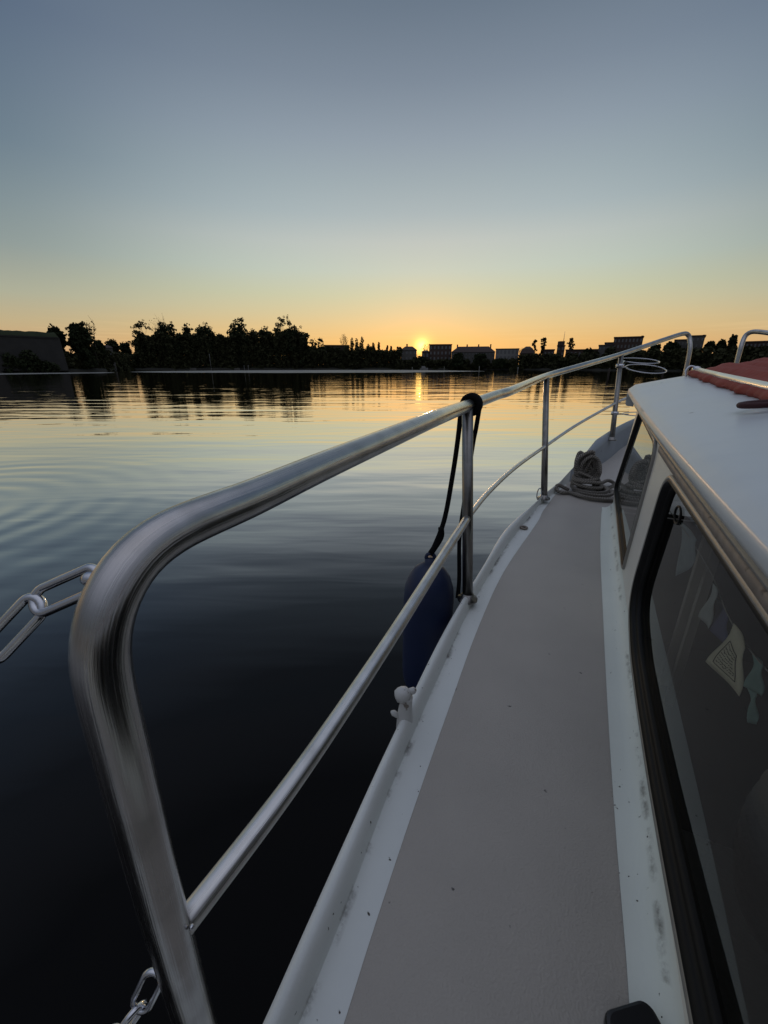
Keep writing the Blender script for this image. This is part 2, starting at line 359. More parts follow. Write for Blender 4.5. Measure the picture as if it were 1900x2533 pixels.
# ---------------------------------------------------------------- water
def water_mat():
    m, nt, N, L, P = nodes('water')
    P.inputs['Base Color'].default_value = (.0035, .0045, .0055, 1); P.inputs['IOR'].default_value = 1.333
    P.inputs['Roughness'].default_value = .03
    geo = N.new('ShaderNodeNewGeometry')
    def noise(sx, sy, det, rot=0, dist=0.0, rough=.5):
        mp = N.new('ShaderNodeMapping'); L.new(geo.outputs['Position'], mp.inputs[0]); mp.inputs['Scale'].default_value = (sx, sy, 1); mp.inputs['Rotation'].default_value = (0, 0, rot)
        n = N.new('ShaderNodeTexNoise'); n.inputs['Scale'].default_value = 1; n.inputs['Detail'].default_value = det; n.inputs['Distortion'].default_value = dist; n.inputs['Roughness'].default_value = rough
        L.new(mp.outputs[0], n.inputs[0]); return n.outputs[0]
    def mul(a, k):
        n = N.new('ShaderNodeMath'); n.operation = 'MULTIPLY'; L.new(a, n.inputs[0])
        if isinstance(k, (int, float)): n.inputs[1].default_value = k
        else: L.new(k, n.inputs[1])
        return n.outputs[0]
    def add(*a):
        r = a[0]
        for b in a[1:]:
            n = N.new('ShaderNodeMath'); n.operation = 'ADD'; L.new(r, n.inputs[0]); L.new(b, n.inputs[1]); r = n.outputs[0]
        return r
    h = add(mul(noise(.10, .30, 2, .05), .050),
            mul(noise(.40, 1.35, 2, -.12, .3), .0130),
            mul(noise(.9, 4.2, 2, .08, .4), .0022), mul(noise(.07, .75, 2, .03, .3, .5), .013), mul(noise(.5, 5.5, 2, -.05), .0007))
    # rings spreading from a spot off the quarter, dying out with distance
    w = N.new('ShaderNodeTexWave'); w.wave_type = 'RINGS'; w.rings_direction = 'Z'; mp = N.new('ShaderNodeMapping'); L.new(geo.outputs['Position'], mp.inputs[0]); mp.inputs['Location'].default_value = (5.4, -4.2, 0)
    L.new(mp.outputs[0], w.inputs[0]); w.inputs['Scale'].default_value = 0.75; w.inputs['Distortion'].default_value = 1.2; w.inputs['Detail'].default_value = 1
    ln = N.new('ShaderNodeVectorMath'); ln.operation = 'LENGTH'; L.new(mp.outputs[0], ln.inputs[0])
    fo = N.new('ShaderNodeMapRange'); L.new(ln.outputs['Value'], fo.inputs[0]); fo.inputs[1].default_value = 0.3; fo.inputs[2].default_value = 3.6; fo.inputs[3].default_value = .006; fo.inputs[4].default_value = 0
    h = add(h, mul(w.outputs['Fac'], fo.outputs[0]))
    b = N.new('ShaderNodeBump'); b.inputs['Strength'].default_value = 1; b.inputs['Distance'].default_value = 1; L.new(h, b.inputs['Height'])
    lw = N.new('ShaderNodeLayerWeight'); lw.inputs['Blend'].default_value = .5; L.new(b.outputs[0], lw.inputs['Normal'])
    cr = N.new('ShaderNodeValToRGB'); L.new(lw.outputs['Facing'], cr.inputs[0]); e = cr.color_ramp.elements
    st = [(0, .004), (.2, .008), (.34, .030), (.46, .11), (.56, .28), (.66, .58), (.76, .82), (.88, .93), (1, 1)]
    while len(e) < len(st): e.new(.5)
    for i, (p, v) in enumerate(st): e[i].position = p; e[i].color = (v, v, v, 1)
    gl = N.new('ShaderNodeBsdfGlossy'); gl.inputs['Roughness'].default_value = .018; gl.inputs[0].default_value = (.97, .93, .89, 1); L.new(b.outputs[0], gl.inputs['Normal'])
    df = N.new('ShaderNodeBsdfDiffuse'); df.inputs[0].default_value = (.0008, .0012, .0016, 1)
    mx = N.new('ShaderNodeMixShader'); L.new(cr.outputs[0], mx.inputs[0]); L.new(df.outputs[0], mx.inputs[1]); L.new(gl.outputs[0], mx.inputs[2])
    N.remove(P); L.new(mx.outputs[0], N['Material Output'].inputs[0])
    return m
M['water'] = water_mat()
wm = MB(); wm.grid([[Vector((x, y, 0)) for x in (-4000, 4000)] for y in (-300, 6000)], flip=True)
w_o = wm.build('water', M['water'], None, False); tag(w_o, kind='structure')

# ---------------------------------------------------------------- far shore
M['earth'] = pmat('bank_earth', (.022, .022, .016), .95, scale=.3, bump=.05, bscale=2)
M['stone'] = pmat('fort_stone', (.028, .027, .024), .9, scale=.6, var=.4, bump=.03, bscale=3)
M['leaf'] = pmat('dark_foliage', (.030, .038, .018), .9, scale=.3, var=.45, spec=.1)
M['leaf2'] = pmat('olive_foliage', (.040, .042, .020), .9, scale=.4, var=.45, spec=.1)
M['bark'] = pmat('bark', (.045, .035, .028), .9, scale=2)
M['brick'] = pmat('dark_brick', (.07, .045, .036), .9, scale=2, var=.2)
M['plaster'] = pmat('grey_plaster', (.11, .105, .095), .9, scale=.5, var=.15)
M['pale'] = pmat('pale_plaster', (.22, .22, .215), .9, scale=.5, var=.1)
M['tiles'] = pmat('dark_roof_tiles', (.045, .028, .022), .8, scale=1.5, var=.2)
M['pane'] = pmat('window_pane', (.16, .165, .17), .25, var=.3, scale=.2)
M['post_grey'] = pmat('grey_post', (.3, .3, .28), .7)
M['band_sheet'] = pmat('grey_band', (.20, .19, .165), .55, var=.35, scale=.5, bump=.02, bscale=4)

def shore_R(u):
    P = [(-400, 150), (0, 165), (150, 172), (260, 190), (330, 262), (1000, 275), (1200, 262), (1300, 240), (1500, 215), (1700, 195), (1900, 180), (2300, 170)]
    for (a, ra), (b, rb) in zip(P, P[1:]):
        if u <= b: return ra + (rb - ra) * (u - a) / (b - a)
    return 170
# ground behind the waterline: one sheet rising gently from the water to beyond the houses
g = MB(); rows = []
for k, (dr, z) in enumerate(((-1.5, -.3), (0.6, .25), (3, .9), (12, 1.5), (60, 2.0), (400, 3.0), (3000, 4.0))):
    rows.append([(lambda p: Vector((p.x, p.y, z)))(far(u, 907, shore_R(u) + dr + (math.sin(u * .045) * 1.4 + math.sin(u * .13) * .6 if k < 4 else 0))) for u in range(-400, 2301, 12)])
g.grid(rows, flip=False); go = g.build('bank', M['earth'], None, True); tag(go, kind='structure')

# flat grey sheets laid on the water, standing in for its pale band
def grey_strip(name, pts_near, pts_far, label):
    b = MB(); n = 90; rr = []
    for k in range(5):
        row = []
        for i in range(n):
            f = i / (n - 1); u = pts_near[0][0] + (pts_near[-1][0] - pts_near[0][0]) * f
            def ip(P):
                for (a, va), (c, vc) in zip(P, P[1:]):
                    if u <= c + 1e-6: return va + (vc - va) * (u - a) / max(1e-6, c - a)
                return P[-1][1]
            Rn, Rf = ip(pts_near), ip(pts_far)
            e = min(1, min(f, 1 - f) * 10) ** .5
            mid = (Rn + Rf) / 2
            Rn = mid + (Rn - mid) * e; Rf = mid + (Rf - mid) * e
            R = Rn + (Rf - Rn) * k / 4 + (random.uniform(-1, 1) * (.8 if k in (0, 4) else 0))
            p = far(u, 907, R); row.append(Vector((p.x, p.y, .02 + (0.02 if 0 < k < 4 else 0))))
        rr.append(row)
    b.grid(rr); o = b.build(name, M['band_sheet'], None, False)
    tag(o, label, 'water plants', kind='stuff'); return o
grey_strip('grey_sheet', [(-60, 118), (280, 132)], [(-60, 142), (280, 152)], 'thin grey sheet laid on the water before the stone rampart')
grey_strip('grey_sheet', [(318, 140), (700, 116), (1000, 120), (1200, 150)], [(318, 172), (700, 215), (1000, 215), (1200, 172)], 'long pale grey sheet laid on the water before the tall trees and the sunset')

def leaf_cloud(mb, clumps, n, size, rs):
    """many small leaf faces spread through a set of ellipsoid clumps (numpy -> from_pydata)"""
    wts = np.array([c[3] * c[4] * c[5] for c in clumps]); wts = wts / wts.sum()
    idx = rs.choice(len(clumps), n, p=wts)
    C = np.array([c[:3] for c in clumps])[idx]; Rr = np.array([c[3:6] for c in clumps])[idx]
    d = rs.normal(size=(n, 3)); d /= np.linalg.norm(d, axis=1)[:, None]
    rr = rs.uniform(0.15, 1.0, n) ** .45
    P = C + d * Rr * rr[:, None]
    a = rs.normal(size=(n, 3)); a /= np.linalg.norm(a, axis=1)[:, None]
    b = np.cross(a, rs.normal(size=(n, 3))); b /= np.linalg.norm(b, axis=1)[:, None]
    sz = size * rs.uniform(.5, 1.3, n)[:, None]
    V = np.stack([P - a * sz - b * sz * .5, P + a * sz * .2 - b * sz, P + a * sz + b * sz * .4, P - a * sz * .3 + b * sz], 1).reshape(-1, 3)
    o = len(mb.V); mb.V += [tuple(v) for v in V]; mb.F += [(o + 4 * i, o + 4 * i + 1, o + 4 * i + 2, o + 4 * i + 3) for i in range(n)]; mb.UV += [(0, 0)] * (4 * n)

def tree(u0, u1, vtop, vbase, label, kind='round', dens=1.0, R=None, mat='leaf', seed=0, grp=None, name='tree'):
    rs = np.random.default_rng(seed + int(u0) * 3 + 11)
    uc = (u0 + u1) / 2; R = R or shore_R(uc) + 9
    vm = vtop * .65 + 907 * .35; p = far(uc, vm, R); pt = far(uc, vtop, R)
    w = (far(u1, vm, R) - far(u0, vm, R)).length / 2
    ground = .9
    root = empty(name, (p.x, p.y, ground)); tag(root, label, 'tree', grp)
    H = pt.z - ground
    cb = max(.1, far(uc, vbase, R).z - ground)               # crown base
    tr = MB(); cr = MB()
    base = Vector((p.x, p.y, ground - .5))
    def branch(a, b, r0, r1):
        m_ = (a + b) / 2 + Vector(rs.uniform(-.06, .06, 3)) * (b - a).length
        tr.tube(catmull([a, m_, b], 3), [r0 + (r1 - r0) * k / 6 for k in range(7)], 6)
    if kind == 'poplar':
        branch(base, base + Vector((0, 0, H * .9)), .3, .06)
        cl = [(p.x + rs.uniform(-.2, .2) * w, p.y, ground + cb + (H - cb) * f, w * math.sin(math.pi * (.12 + f * .8)) ** .7 * .8 + .2, w * .8, (H - cb) * .14) for f in np.linspace(.06, .92, 7)]
        leaf_cloud(cr, cl, int(500 * dens), .42, rs)
    elif kind == 'pine':
        top = base + Vector((rs.uniform(-.1, .1) * w, 0, H * .95)); branch(base, top, .34, .1)
        cl = []
        for k in range(20):
            f = .38 + .60 * (k + .5) / 20; sd = rs.uniform(-1, 1)
            c = Vector((p.x + sd * w * .62 * (1.15 - f * .55), p.y + rs.uniform(-.6, .6) * w, ground + H * f * .97))
            branch(base + Vector((0, 0, H * max(.25, f - .12))), c, .12, .04)
            cl.append((c.x, c.y, c.z, w * rs.uniform(.20, .36), w * .30, H * rs.uniform(.025, .045)))
        cl.append((p.x, p.y, ground + H * .94, w * .38, w * .35, H * .055))
        leaf_cloud(cr, cl, int(620 * dens), .33, rs)
    elif kind == 'bare':
        for k in range(6):
            top = Vector((p.x + rs.uniform(-1, 1) * w, p.y + rs.uniform(-1, 1) * w, ground + H * rs.uniform(.75, 1.0)))
            mid = base + (top - base) * .55; mid.x = p.x + (top.x - p.x) * .3; branch(base, mid, .22, .12); branch(mid, top, .12, .04)
            for q in range(5):
                a = mid + (top - mid) * rs.uniform(.1, .9); branch(a, a + Vector((rs.uniform(-.5, .5) * w, rs.uniform(-.5, .5) * w, rs.uniform(.04, .16) * H)), .06, .02)
        leaf_cloud(cr, [(p.x, p.y, ground + H * .78, w, w, H * .2)], int(150 * dens), .22, rs)
    else:
        branch(base, base + Vector((rs.uniform(-.05, .05) * w, 0, H * .7)), max(.3, H * .022), .12)
        op = kind == 'open'; z0 = ground + cb; Hc = H - cb; ph = rs.uniform(0, 6.28, 6)
        def env(f, a):                                    # crown radius at height fraction f, direction a, with bulges
            base_r = max(0.0, 1 - abs((f - .40) / .62) ** 2.6) ** .55
            return w * base_r * (1 + .16 * math.sin(2 * a + 5 * f + ph[0]) + .13 * math.sin(3 * a - 9 * f + ph[1]) + .10 * math.sin(14 * f + ph[2] + a)) * .92
        cl = []
        nb = 46 if op else 40
        for k in range(nb):                               # leafy boughs over the envelope
            f = rs.uniform(.02, 1.0) ** .85; a = rs.uniform(0, 6.28); q = rs.uniform(.55, 1.0)
            r_ = env(min(f, .97), a) * q; rr = w * rs.uniform(.16, .30) * (.85 if op else 1.0)
            c = (p.x + math.cos(a) * r_, p.y + math.sin(a) * r_ * .8, z0 + Hc * f * .97 - rr * .4)
            cl.append((*c, rr, rr, rr * rs.uniform(.55, .85)))
            if k % 4 == 0: branch(base + Vector((0, 0, H * rs.uniform(.25, .55))), Vector(c), .14, .04)
        for k in range(7 if not op else 3):               # the body behind the boughs
            f = (k + .5) / (7 if not op else 3) * (.86 if not op else .55); r_ = env(f, 0) * .84 + .1
            cl.append((p.x, p.y, z0 + Hc * f, r_, r_ * .8, Hc * (.11 if not op else .13)))
        leaf_cloud(cr, cl, int((3800 if not op else 3000) * dens), .50 if not op else .42, rs)
        tw = []                                           # loose sprays beyond the edge
        for k in range(30):
            f = rs.uniform(.25, 1.02); a = rs.uniform(0, 6.28); r_ = env(min(f, .97), a) * rs.uniform(1.0, 1.16)
            tw.append((p.x + math.cos(a) * r_, p.y + math.sin(a) * r_ * .8, z0 + Hc * f * .99, w * .09, w * .09, w * .10))
        leaf_cloud(cr, tw, int(420 * dens), .24, rs)
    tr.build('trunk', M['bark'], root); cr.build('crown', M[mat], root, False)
    return root

TG = 'trees along the far shore'
tree(118, 163, 803, 880, 'small round tree rising just behind the end of the stone rampart', dens=.6, R=190, grp=TG)
tree(160, 236, 797, 905, 'dense block shaped tree right of the stone rampart', dens=1.3, R=186, grp=TG, seed=3)
tree(206, 243, 789, 850, 'spindly bare branched tree behind the block shaped tree', 'bare', R=192, grp=TG)
tree(229, 262, 842, 895, 'low dark bush left of the small pale hut', dens=.4, R=196, grp=TG)
tree(258, 300, 838, 885, 'low bush right behind the small pale hut', dens=.5, R=285, grp=TG, seed=2)
tree(296, 328, 845, 888, 'last low bush before the gap where orange sky shows', dens=.45, R=283, grp=TG, seed=5)
tree(318, 388, 791, 900, 'open crowned tree with sky showing between its leaves, left end of the tall grove', 'open', dens=1.2, grp=TG)
tree(366, 424, 781, 850, 'thin bare twigged tree poking above the left end of the grove', 'bare', R=290, grp=TG)
tree(376, 456, 797, 905, 'broad dome shaped tree next to the open crowned tree', dens=1.4, grp=TG)
tree(448, 482, 798, 890, 'narrow tree between two broad domes of the grove', dens=.7, R=290, grp=TG)
tree(474, 540, 798, 900, 'flat topped broad tree in the middle of the grove', dens=1.1, grp=TG, seed=1)
tree(532, 566, 822, 900, 'shorter tree in the dip left of the tall square crown', dens=.6, grp=TG)
tree(554, 624, 784, 905, 'tall squarish crown, second highest of the grove', dens=1.4, grp=TG, seed=8)
tree(612, 645, 814, 900, 'shorter tree right of the tall squarish crown', dens=.6, grp=TG)
tree(634, 680, 806, 900, 'medium tree just left of the highest tree', dens=.8, grp=TG)
tree(670, 738, 783, 870, 'highest tree with a loose lacy crown near the right end of the grove', 'open', dens=1.7, grp=TG, seed=4)
tree(690, 768, 806, 905, 'wide dark tree forming the right end of the tall grove', dens=1.3, R=280, grp=TG, seed=6)
tree(762, 786, 838, 890, 'small tree just past the right end of the grove', 'open', dens=.5, grp=TG)
tree(782, 806, 836, 890, 'small rounded tree left of the long low shed roof', 'open', dens=.5, grp=TG, seed=2)
tree(840, 862, 824, 875, 'thin airy tree standing above the long low shed', 'bare', dens=2.0, R=300, grp=TG)
PG = 'poplars left of the setting sun'
for (a, b, v, lb) in ((864, 877, 838, 'leftmost poplar, just right of the thin airy tree'), (877, 890, 840, 'poplar second from the left of the poplar row'),
                      (889, 902, 836, 'poplar with the highest tip in the middle of the poplar row'), (908, 917, 852, 'short poplar after the gap in the row'),
                      (917, 928, 850, 'broad short poplar right of the gap in the row'), (933, 941, 849, 'slim poplar standing alone left of the gabled house'),
                      (955, 961, 856, 'tiny poplar, first of the last pair before the gabled house'), (964, 970, 857, 'tiny poplar, second of the last pair before the gabled house')):
    tree(a, b, v, 895, lb, 'poplar', R=292, grp=PG)
tree(976, 992, 866, 895, 'small bush against the left wall of the gabled house', dens=.25, grp=TG)
tree(1042, 1062, 848, 895, 'small bare tree beside the setting sun', 'bare', R=300, grp=TG)
tree(1015, 1068, 880, 906, 'round bush between the gabled house and the flat roofed block', dens=.5, grp=TG)
tree(1118, 1150, 872, 906, 'dark tree in front of the left end of the long housing block', dens=.6, R=262, grp=TG)
tree(1170, 1206, 874, 906, 'dark tree in front of the middle of the long housing block', dens=.6, R=258, grp=TG)
tree(1222, 1250, 886, 908, 'bush in front of the pale block', dens=.3, R=250, grp=TG)
tree(1283, 1298, 858, 885, 'wispy shrub left of the steep roofed house', 'bare', R=262, grp=TG)
NG = 'pines above the roofs right of the sun'
tree(1312, 1332, 840, 880, 'small pine against the sky, first of three', 'pine', R=262, grp=NG)
tree(1331, 1358, 834, 880, 'middle pine with a cloud shaped crown, left of the square tower', 'pine', R=262, grp=NG, seed=2, dens=1.3)
tree(1397, 1424, 835, 880, 'pine just right of the square tower with the mast', 'pine', R=258, grp=NG, seed=7, dens=1.3)
tree(1440, 1470, 861, 895, 'round bush under the far rail, left of the stepped building', dens=.4, R=240, grp=TG)
tree(1598, 1640, 850, 905, 'dark tree right of the high stepped building', dens=.6, R=215, grp=TG)
tree(1635, 1685, 846, 905, 'dark tree behind the hoops of the bow rail', dens=.7, R=212, grp=TG)
tree(1740, 1768, 843, 900, 'dark tree between the two blocks beyond the pulpit', dens=.5, R=205, grp=TG)
tree(1766, 1800, 840, 900, 'broad dark tree left of the pointed tree', dens=.6, R=203, grp=TG)
tree(1794, 1826, 827, 900, 'pointed dark tree left of the right hand pulpit post', dens=.8, R=202, grp=TG, seed=5)

# undergrowth: an uncountable dark mass along the bank
def thicket(u0, u1, vtop, R_off, label, step=7):
    rs = np.random.default_rng(int(u0)); mb = MB(); cl = []
    u = u0
    while u < u1:
        R = shore_R(u) + R_off + rs.uniform(-1.5, 2.5); vt = vtop + rs.uniform(-5, 6)
        p = far(u, 907, R); H = far(u, vt, R).z
        k = 0
        z = .6
        while z < H:
            cl.append((p.x + rs.uniform(-1, 1), p.y + rs.uniform(-1, 1), z, 2.0, 2.0, min(1.8, max(.7, H * .3)))); z += 1.9
        u += step
    leaf_cloud(mb, cl, int(len(cl) * 75), .62, rs)
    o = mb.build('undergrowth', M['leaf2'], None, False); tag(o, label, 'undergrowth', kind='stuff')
thicket(140, 352, 876, 7, 'dark undergrowth between the rampart and the tall grove')
thicket(352, 764, 832, 5, 'dense dark undergrowth under the tall grove')
thicket(755, 990, 864, 4, 'dark bushes under the poplars')
thicket(985, 1300, 893, 2, 'low dark bushes along the foot of the houses')
thicket(1290, 1520, 880, 4, 'dark bushes under the pines and the square tower')
thicket(1500, 1960, 872, 4, 'dark bushes along the right hand bank')

# fortress rampart
def rampart():
    root = empty('fort_wall', far(60, 907, 172)); root.location.z = .5
    tag(root, 'long grey stone rampart with a grassy top and sloping corner, far left shore', 'fort wall')
    R0 = 168
    def P(u, v, dr=0):
        q = far(u, v, R0 + dr + (u * .02)); return q
    zb = .4; zt = P(60, 832).z
    m = MB(); n = 40
    us = [-260 + (146 + 260) * i / n for i in range(n + 1)]
    fb = [(lambda q: Vector((q.x, q.y, zb)))(P(u + (3 if i == n else 0), 832, -2)) for i, u in enumerate(us)]
    ft = [(lambda q: Vector((q.x, q.y, zt)))(P(u, 832)) for u in us]
    bt = [(lambda q: Vector((q.x, q.y, zt)))(P(u, 832, 30)) for u in us]
    bb = [(lambda q: Vector((q.x, q.y, zb)))(P(u + (3 if i == n else 0), 832, 32)) for i, u in enumerate(us)]
    m.grid([fb, [a.lerp(b, .5) for a, b in zip(fb, ft)], ft, bt, bb], flip=False); m.add([fb[-1], ft[-1], bt[-1], bb[-1]], [(0, 1, 2, 3)])
    m.build('wall', M['stone'], root, False)
    cp = MB(); cp.grid([[p + Vector((0, -.35, -.3)) for p in ft], [p + Vector((0, -.35, .15)) for p in ft], [p + Vector((0, .6, .15)) for p in ft]]); cp.build('coping', M['stone'], root, False)
    # grass bank behind the coping
    z2 = P(60, 814).z
    b = MB(); rows = []
    for dr, z in ((1.2, zt), (4.5, z2 - .3), (12, z2), (26, z2 - .2), (30, zt)):
        rows.append([(lambda q: Vector((q.x, q.y, z + rng.uniform(-.12, .12))))(P(u - 10 * (dr > 4), 832, dr)) for u in us])
    b.grid(rows); b.build('earth_bank', M['leaf'], root, True)
    return root
rampart()
IV = MB(); rs_ = np.random.default_rng(5)
ivy = [((lambda q: q.x)(far(u, 907, 167)), far(u, 907, 167).y, z, w_, 1.2, w_ * .8) for (u, z, w_) in ((20, 3.2, 3.0), (42, 2.6, 2.6), (75, 3.8, 3.4), (88, 2.2, 3), (60, 1.2, 3.5), (112, 1.4, 2.6), (5, 1.3, 3), (130, 1.2, 2.2))]
leaf_cloud(IV, ivy, 2600, .35, rs_); tag(IV.build('ivy_bush', M['leaf'], None, False), 'dark bushes growing up the foot of the stone rampart', 'bushes', kind='stuff')

def building(u0, u1, vroof, R, name, label, cat='building', wallm='brick', storeys=3, ncol=6, roof='flat', depth=14, chim=(), veave=None, vwin0=None, grp=None, winw=.42, parapets=True):
    a = far(u0, vroof, R); b = far(u1, vroof, R); a.z = b.z = 1.0
    X = (b - a); Wd = X.length; X.normalize(); Yd = Vector((-X.y, X.x, 0)); 
    if Yd.dot(Vector((a.x, a.y, 0))) < 0: Yd = -Yd
    uc = (u0 + u1) / 2; top = far(uc, vroof, R).z; eave = far(uc, veave, R).z if veave else top
    root = empty(name, (a + b) / 2); tag(root, label, cat, grp)
    def P(x, y, z): return a + X * x + Yd * y + Vector((0, 0, z - 1.0))
    wall = MB()
    c = [P(0, 0, .3), P(Wd, 0, .3), P(Wd, depth, .3), P(0, depth, .3)]; d = [P(0, 0, eave), P(Wd, 0, eave), P(Wd, depth, eave), P(0, depth, eave)]
    wall.add(c + d, [(0, 1, 5, 4), (1, 2, 6, 5), (2, 3, 7, 6), (3, 0, 4, 7), (4, 5, 6, 7)])
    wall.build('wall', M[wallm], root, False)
    rf = MB()
    if roof == 'flat':
        o = .25
        e = [P(-o, -o, eave), P(Wd + o, -o, eave), P(Wd + o, depth + o, eave), P(-o, depth + o, eave)]; f = [q + Vector((0, 0, .45)) for q in e]
        rf.add(e + f, [(0, 1, 5, 4), (1, 2, 6, 5), (2, 3, 7, 6), (3, 0, 4, 7), (4, 5, 6, 7), (3, 2, 1, 0)])
    elif roof == 'hip':
        o = .4; ins = min(depth * .45, Wd * .3, (top - eave) * 1.1)
        e = [P(-o, -o, eave), P(Wd + o, -o, eave), P(Wd + o, depth + o, eave), P(-o, depth + o, eave)]
        f = [P(ins, depth * .42, top), P(Wd - ins, depth * .42, top), P(Wd - ins, depth * .58, top), P(ins, depth * .58, top)]
        rf.add(e + f, [(0, 1, 5, 4), (1, 2, 6, 5), (2, 3, 7, 6), (3, 0, 4, 7), (4, 5, 6, 7), (3, 2, 1, 0)])
    elif roof == 'mansard':
        o = .3
        e = [P(-o, -o, eave), P(Wd + o, -o, eave), P(Wd + o, depth + o, eave), P(-o, depth + o, eave)]
        mz = eave + (top - eave) * .65; q = Wd * .13
        f = [P(q, 1.5, mz), P(Wd - q, 1.5, mz), P(Wd - q, depth - 1.5, mz), P(q, depth - 1.5, mz)]
        h = [P(Wd * .35, depth * .4, top), P(Wd * .65, depth * .4, top), P(Wd * .65, depth * .6, top), P(Wd * .35, depth * .6, top)]
        rf.add(e + f + h, [(0, 1, 5, 4), (1, 2, 6, 5), (2, 3, 7, 6), (3, 0, 4, 7), (4, 5, 9, 8), (5, 6, 10, 9), (6, 7, 11, 10), (7, 4, 8, 11), (8, 9, 10, 11), (3, 2, 1, 0)])
    rfo = rf.build('roof', M['tiles'], root, False)
    R3 = Matrix((X, Yd, Vector((0, 0, 1)))).transposed()
    for (f_, w_, hh) in chim:
        cm = MB(); cm.box(P(Wd * f_, depth * .5, top + hh / 2 - .5), (w_, w_, hh + 1.0), R3); cm.box(P(Wd * f_, depth * .5, top + hh + .08), (w_ + .2, w_ + .2, .16), R3)
        cm.build('chimney', M['brick'], rfo, False)
    sh = (eave - 1.6) / storeys
    for r in range(storeys):
        for k in range(ncol):
            x = Wd * (k + .5) / ncol; ww = Wd / ncol * winw; hh = sh * .52; zc = 1.6 + sh * (r + .52)
            f = MB()
            # frame: four bars standing 6 cm proud of the wall
            t_ = .10
            for (cx, cz, sx, sz) in ((x, zc + hh / 2, ww + t_, t_), (x, zc - hh / 2, ww + t_ * 2, t_), (x - ww / 2, zc, t_, hh - t_), (x + ww / 2, zc, t_, hh - t_)):
                f.box(P(cx, -.03, cz), (sx, .12, sz), R3)
            fo = f.build('window', M['plaster'], root, False)
            g_ = MB(); g_.box(P(x, -.012, zc), (ww - t_, .03, hh - t_), R3); g_.build('pane', M['pane'], fo, False)
    return root, P, Wd, top
building(247, 276, 853, 216, 'hut', 'small pale hut between the block shaped tree and the low bushes', 'hut', 'plaster', 1, 2, 'hip', 6, veave=860)
building(802, 864, 855, 298, 'shed', 'long low flat shed roof left of the poplars', 'shed', 'brick', 1, 4, 'flat', 12)
building(992, 1031, 856, 282, 'apartment_house', 'dark gabled house with one chimney just left of the setting sun', 'house', 'plaster', 3, 4, 'hip', 12, chim=((.38, 1.0, 1.4),), veave=866)
r2, P2, W2, t2 = building(1062, 1118, 853, 280, 'apartment_house', 'tall flat roofed brick block just right of the setting sun', 'building', 'brick', 4, 6, 'flat', 14, chim=((.95, .9, .6),))
building(1044, 1062, 866, 279, 'annex', 'low brick annex against the left side of the flat roofed block', 'building', 'brick', 2, 2, 'hip', 10, veave=870)
building(1118, 1226, 856, 276, 'housing_block', 'long housing block with dark hipped roof and rows of dim windows', 'building', 'plaster', 4, 13, 'hip', 14, chim=((.12, .8, 1.1), (.35, .8, 1.1), (.62, .8, 1.1), (.9, .8, 1.1)), veave=871)
building(1227, 1284, 864, 258, 'housing_block', 'lower pale plastered block right of the long housing block', 'building', 'pale', 3, 6, 'flat', 12)
building(1289, 1324, 856, 252, 'apartment_house', 'steep mansard roofed house below the first pine', 'house', 'brick', 3, 3, 'mansard', 12, veave=874)
building(1346, 1372, 866, 250, 'shed', 'low flat building between the middle pine and the square tower', 'building', 'brick', 2, 3, 'flat', 10)
r, P_, Wt, tt = building(1379, 1398, 856, 250, 'tower', 'square dark tower with a thin radio mast on top', 'tower', 'brick', 4, 2, 'flat', 5)
mb = MB(); mb.box(P_(Wt * .45, 2.5, tt + 1.2), (Wt * .66, 3.2, 2.6)); mb.build('stair_head', M['brick'], r, False)
mb = MB(); mb.tube([P_(Wt * .72, 2.5, tt + 2.3), P_(Wt * .72, 2.5, far(1393, 820, 250).z)], [.16, .05], 6)
for k in range(3): mb.box(P_(Wt * .72, 2.5, tt + 4 + k * 1.6), (.5, .06, .06))
mb.build('mast', M['post_grey'], r)
building(1400, 1482, 866, 246, 'shed', 'long low dark building between the square tower and the stepped building', 'building', 'brick', 2, 8, 'flat', 10)
building(1482, 1519, 855, 225, 'apartment_house', 'lower wing of the stepped apartment building seen above the far rail', 'building', 'plaster', 4, 4, 'flat', 12)
building(1497, 1520, 849, 228, 'apartment_house', 'narrow middle step of the stepped apartment building', 'building', 'plaster', 5, 2, 'flat', 10)
building(1520, 1592, 835, 226, 'apartment_house', 'highest part of the stepped apartment building, flat roof with small chimneys', 'building', 'brick', 5, 8, 'flat', 14, chim=((.03, .7, .7), (.3, .7, .5), (.68, .7, .5), (.97, .7, .9)))
building(1670, 1712, 842, 214, 'apartment_house', 'dark apartment block directly behind the left pulpit post', 'building', 'plaster', 4, 5, 'flat', 12)
building(1712, 1745, 832, 212, 'apartment_house', 'taller apartment block right of the left pulpit post', 'building', 'plaster', 5, 3, 'flat', 12, chim=((.9, .7, .7),))
building(1836, 1960, 846, 206, 'housing_block', 'long dark block with brown flat roof at the right edge, above the red canvas', 'building', 'brick', 4, 12, 'flat', 14)

# small things at the waterline
def post(u, v0, v1, R, label, r=.12, mat='post_grey', grp='posts standing in the water', name='mooring_post'):
    p = far(u, 907, R); z1 = far(u, v0, R).z
    m = MB(); m.lathe((p.x, p.y, -.8), [(r, 0), (r, z1 + .6), (r * .8, z1 + .8)], 8); m.lathe((p.x, p.y, z1 - .45), [(r * 1.25, 0), (r * 1.25, .12)], 8)
    tag(m.build(name, M[mat], None, True), label, 'post', grp)
post(604, 904, 914, 250, 'left of two pale posts on the beach below the tall grove', .14, 'pale')
post(614, 903, 914, 250, 'right of two pale posts on the beach below the tall grove', .14, 'pale')
post(522, 875, 908, 262, 'tall thin pole among the trees left of the two pale posts', .10)
post(1020, 908, 915, 200, 'short grey post below the gabled house', .16)
post(1099, 907, 916, 210, 'grey post in the water below the flat roofed block')
post(1186, 906, 918, 175, 'grey post in the water below the long housing block')
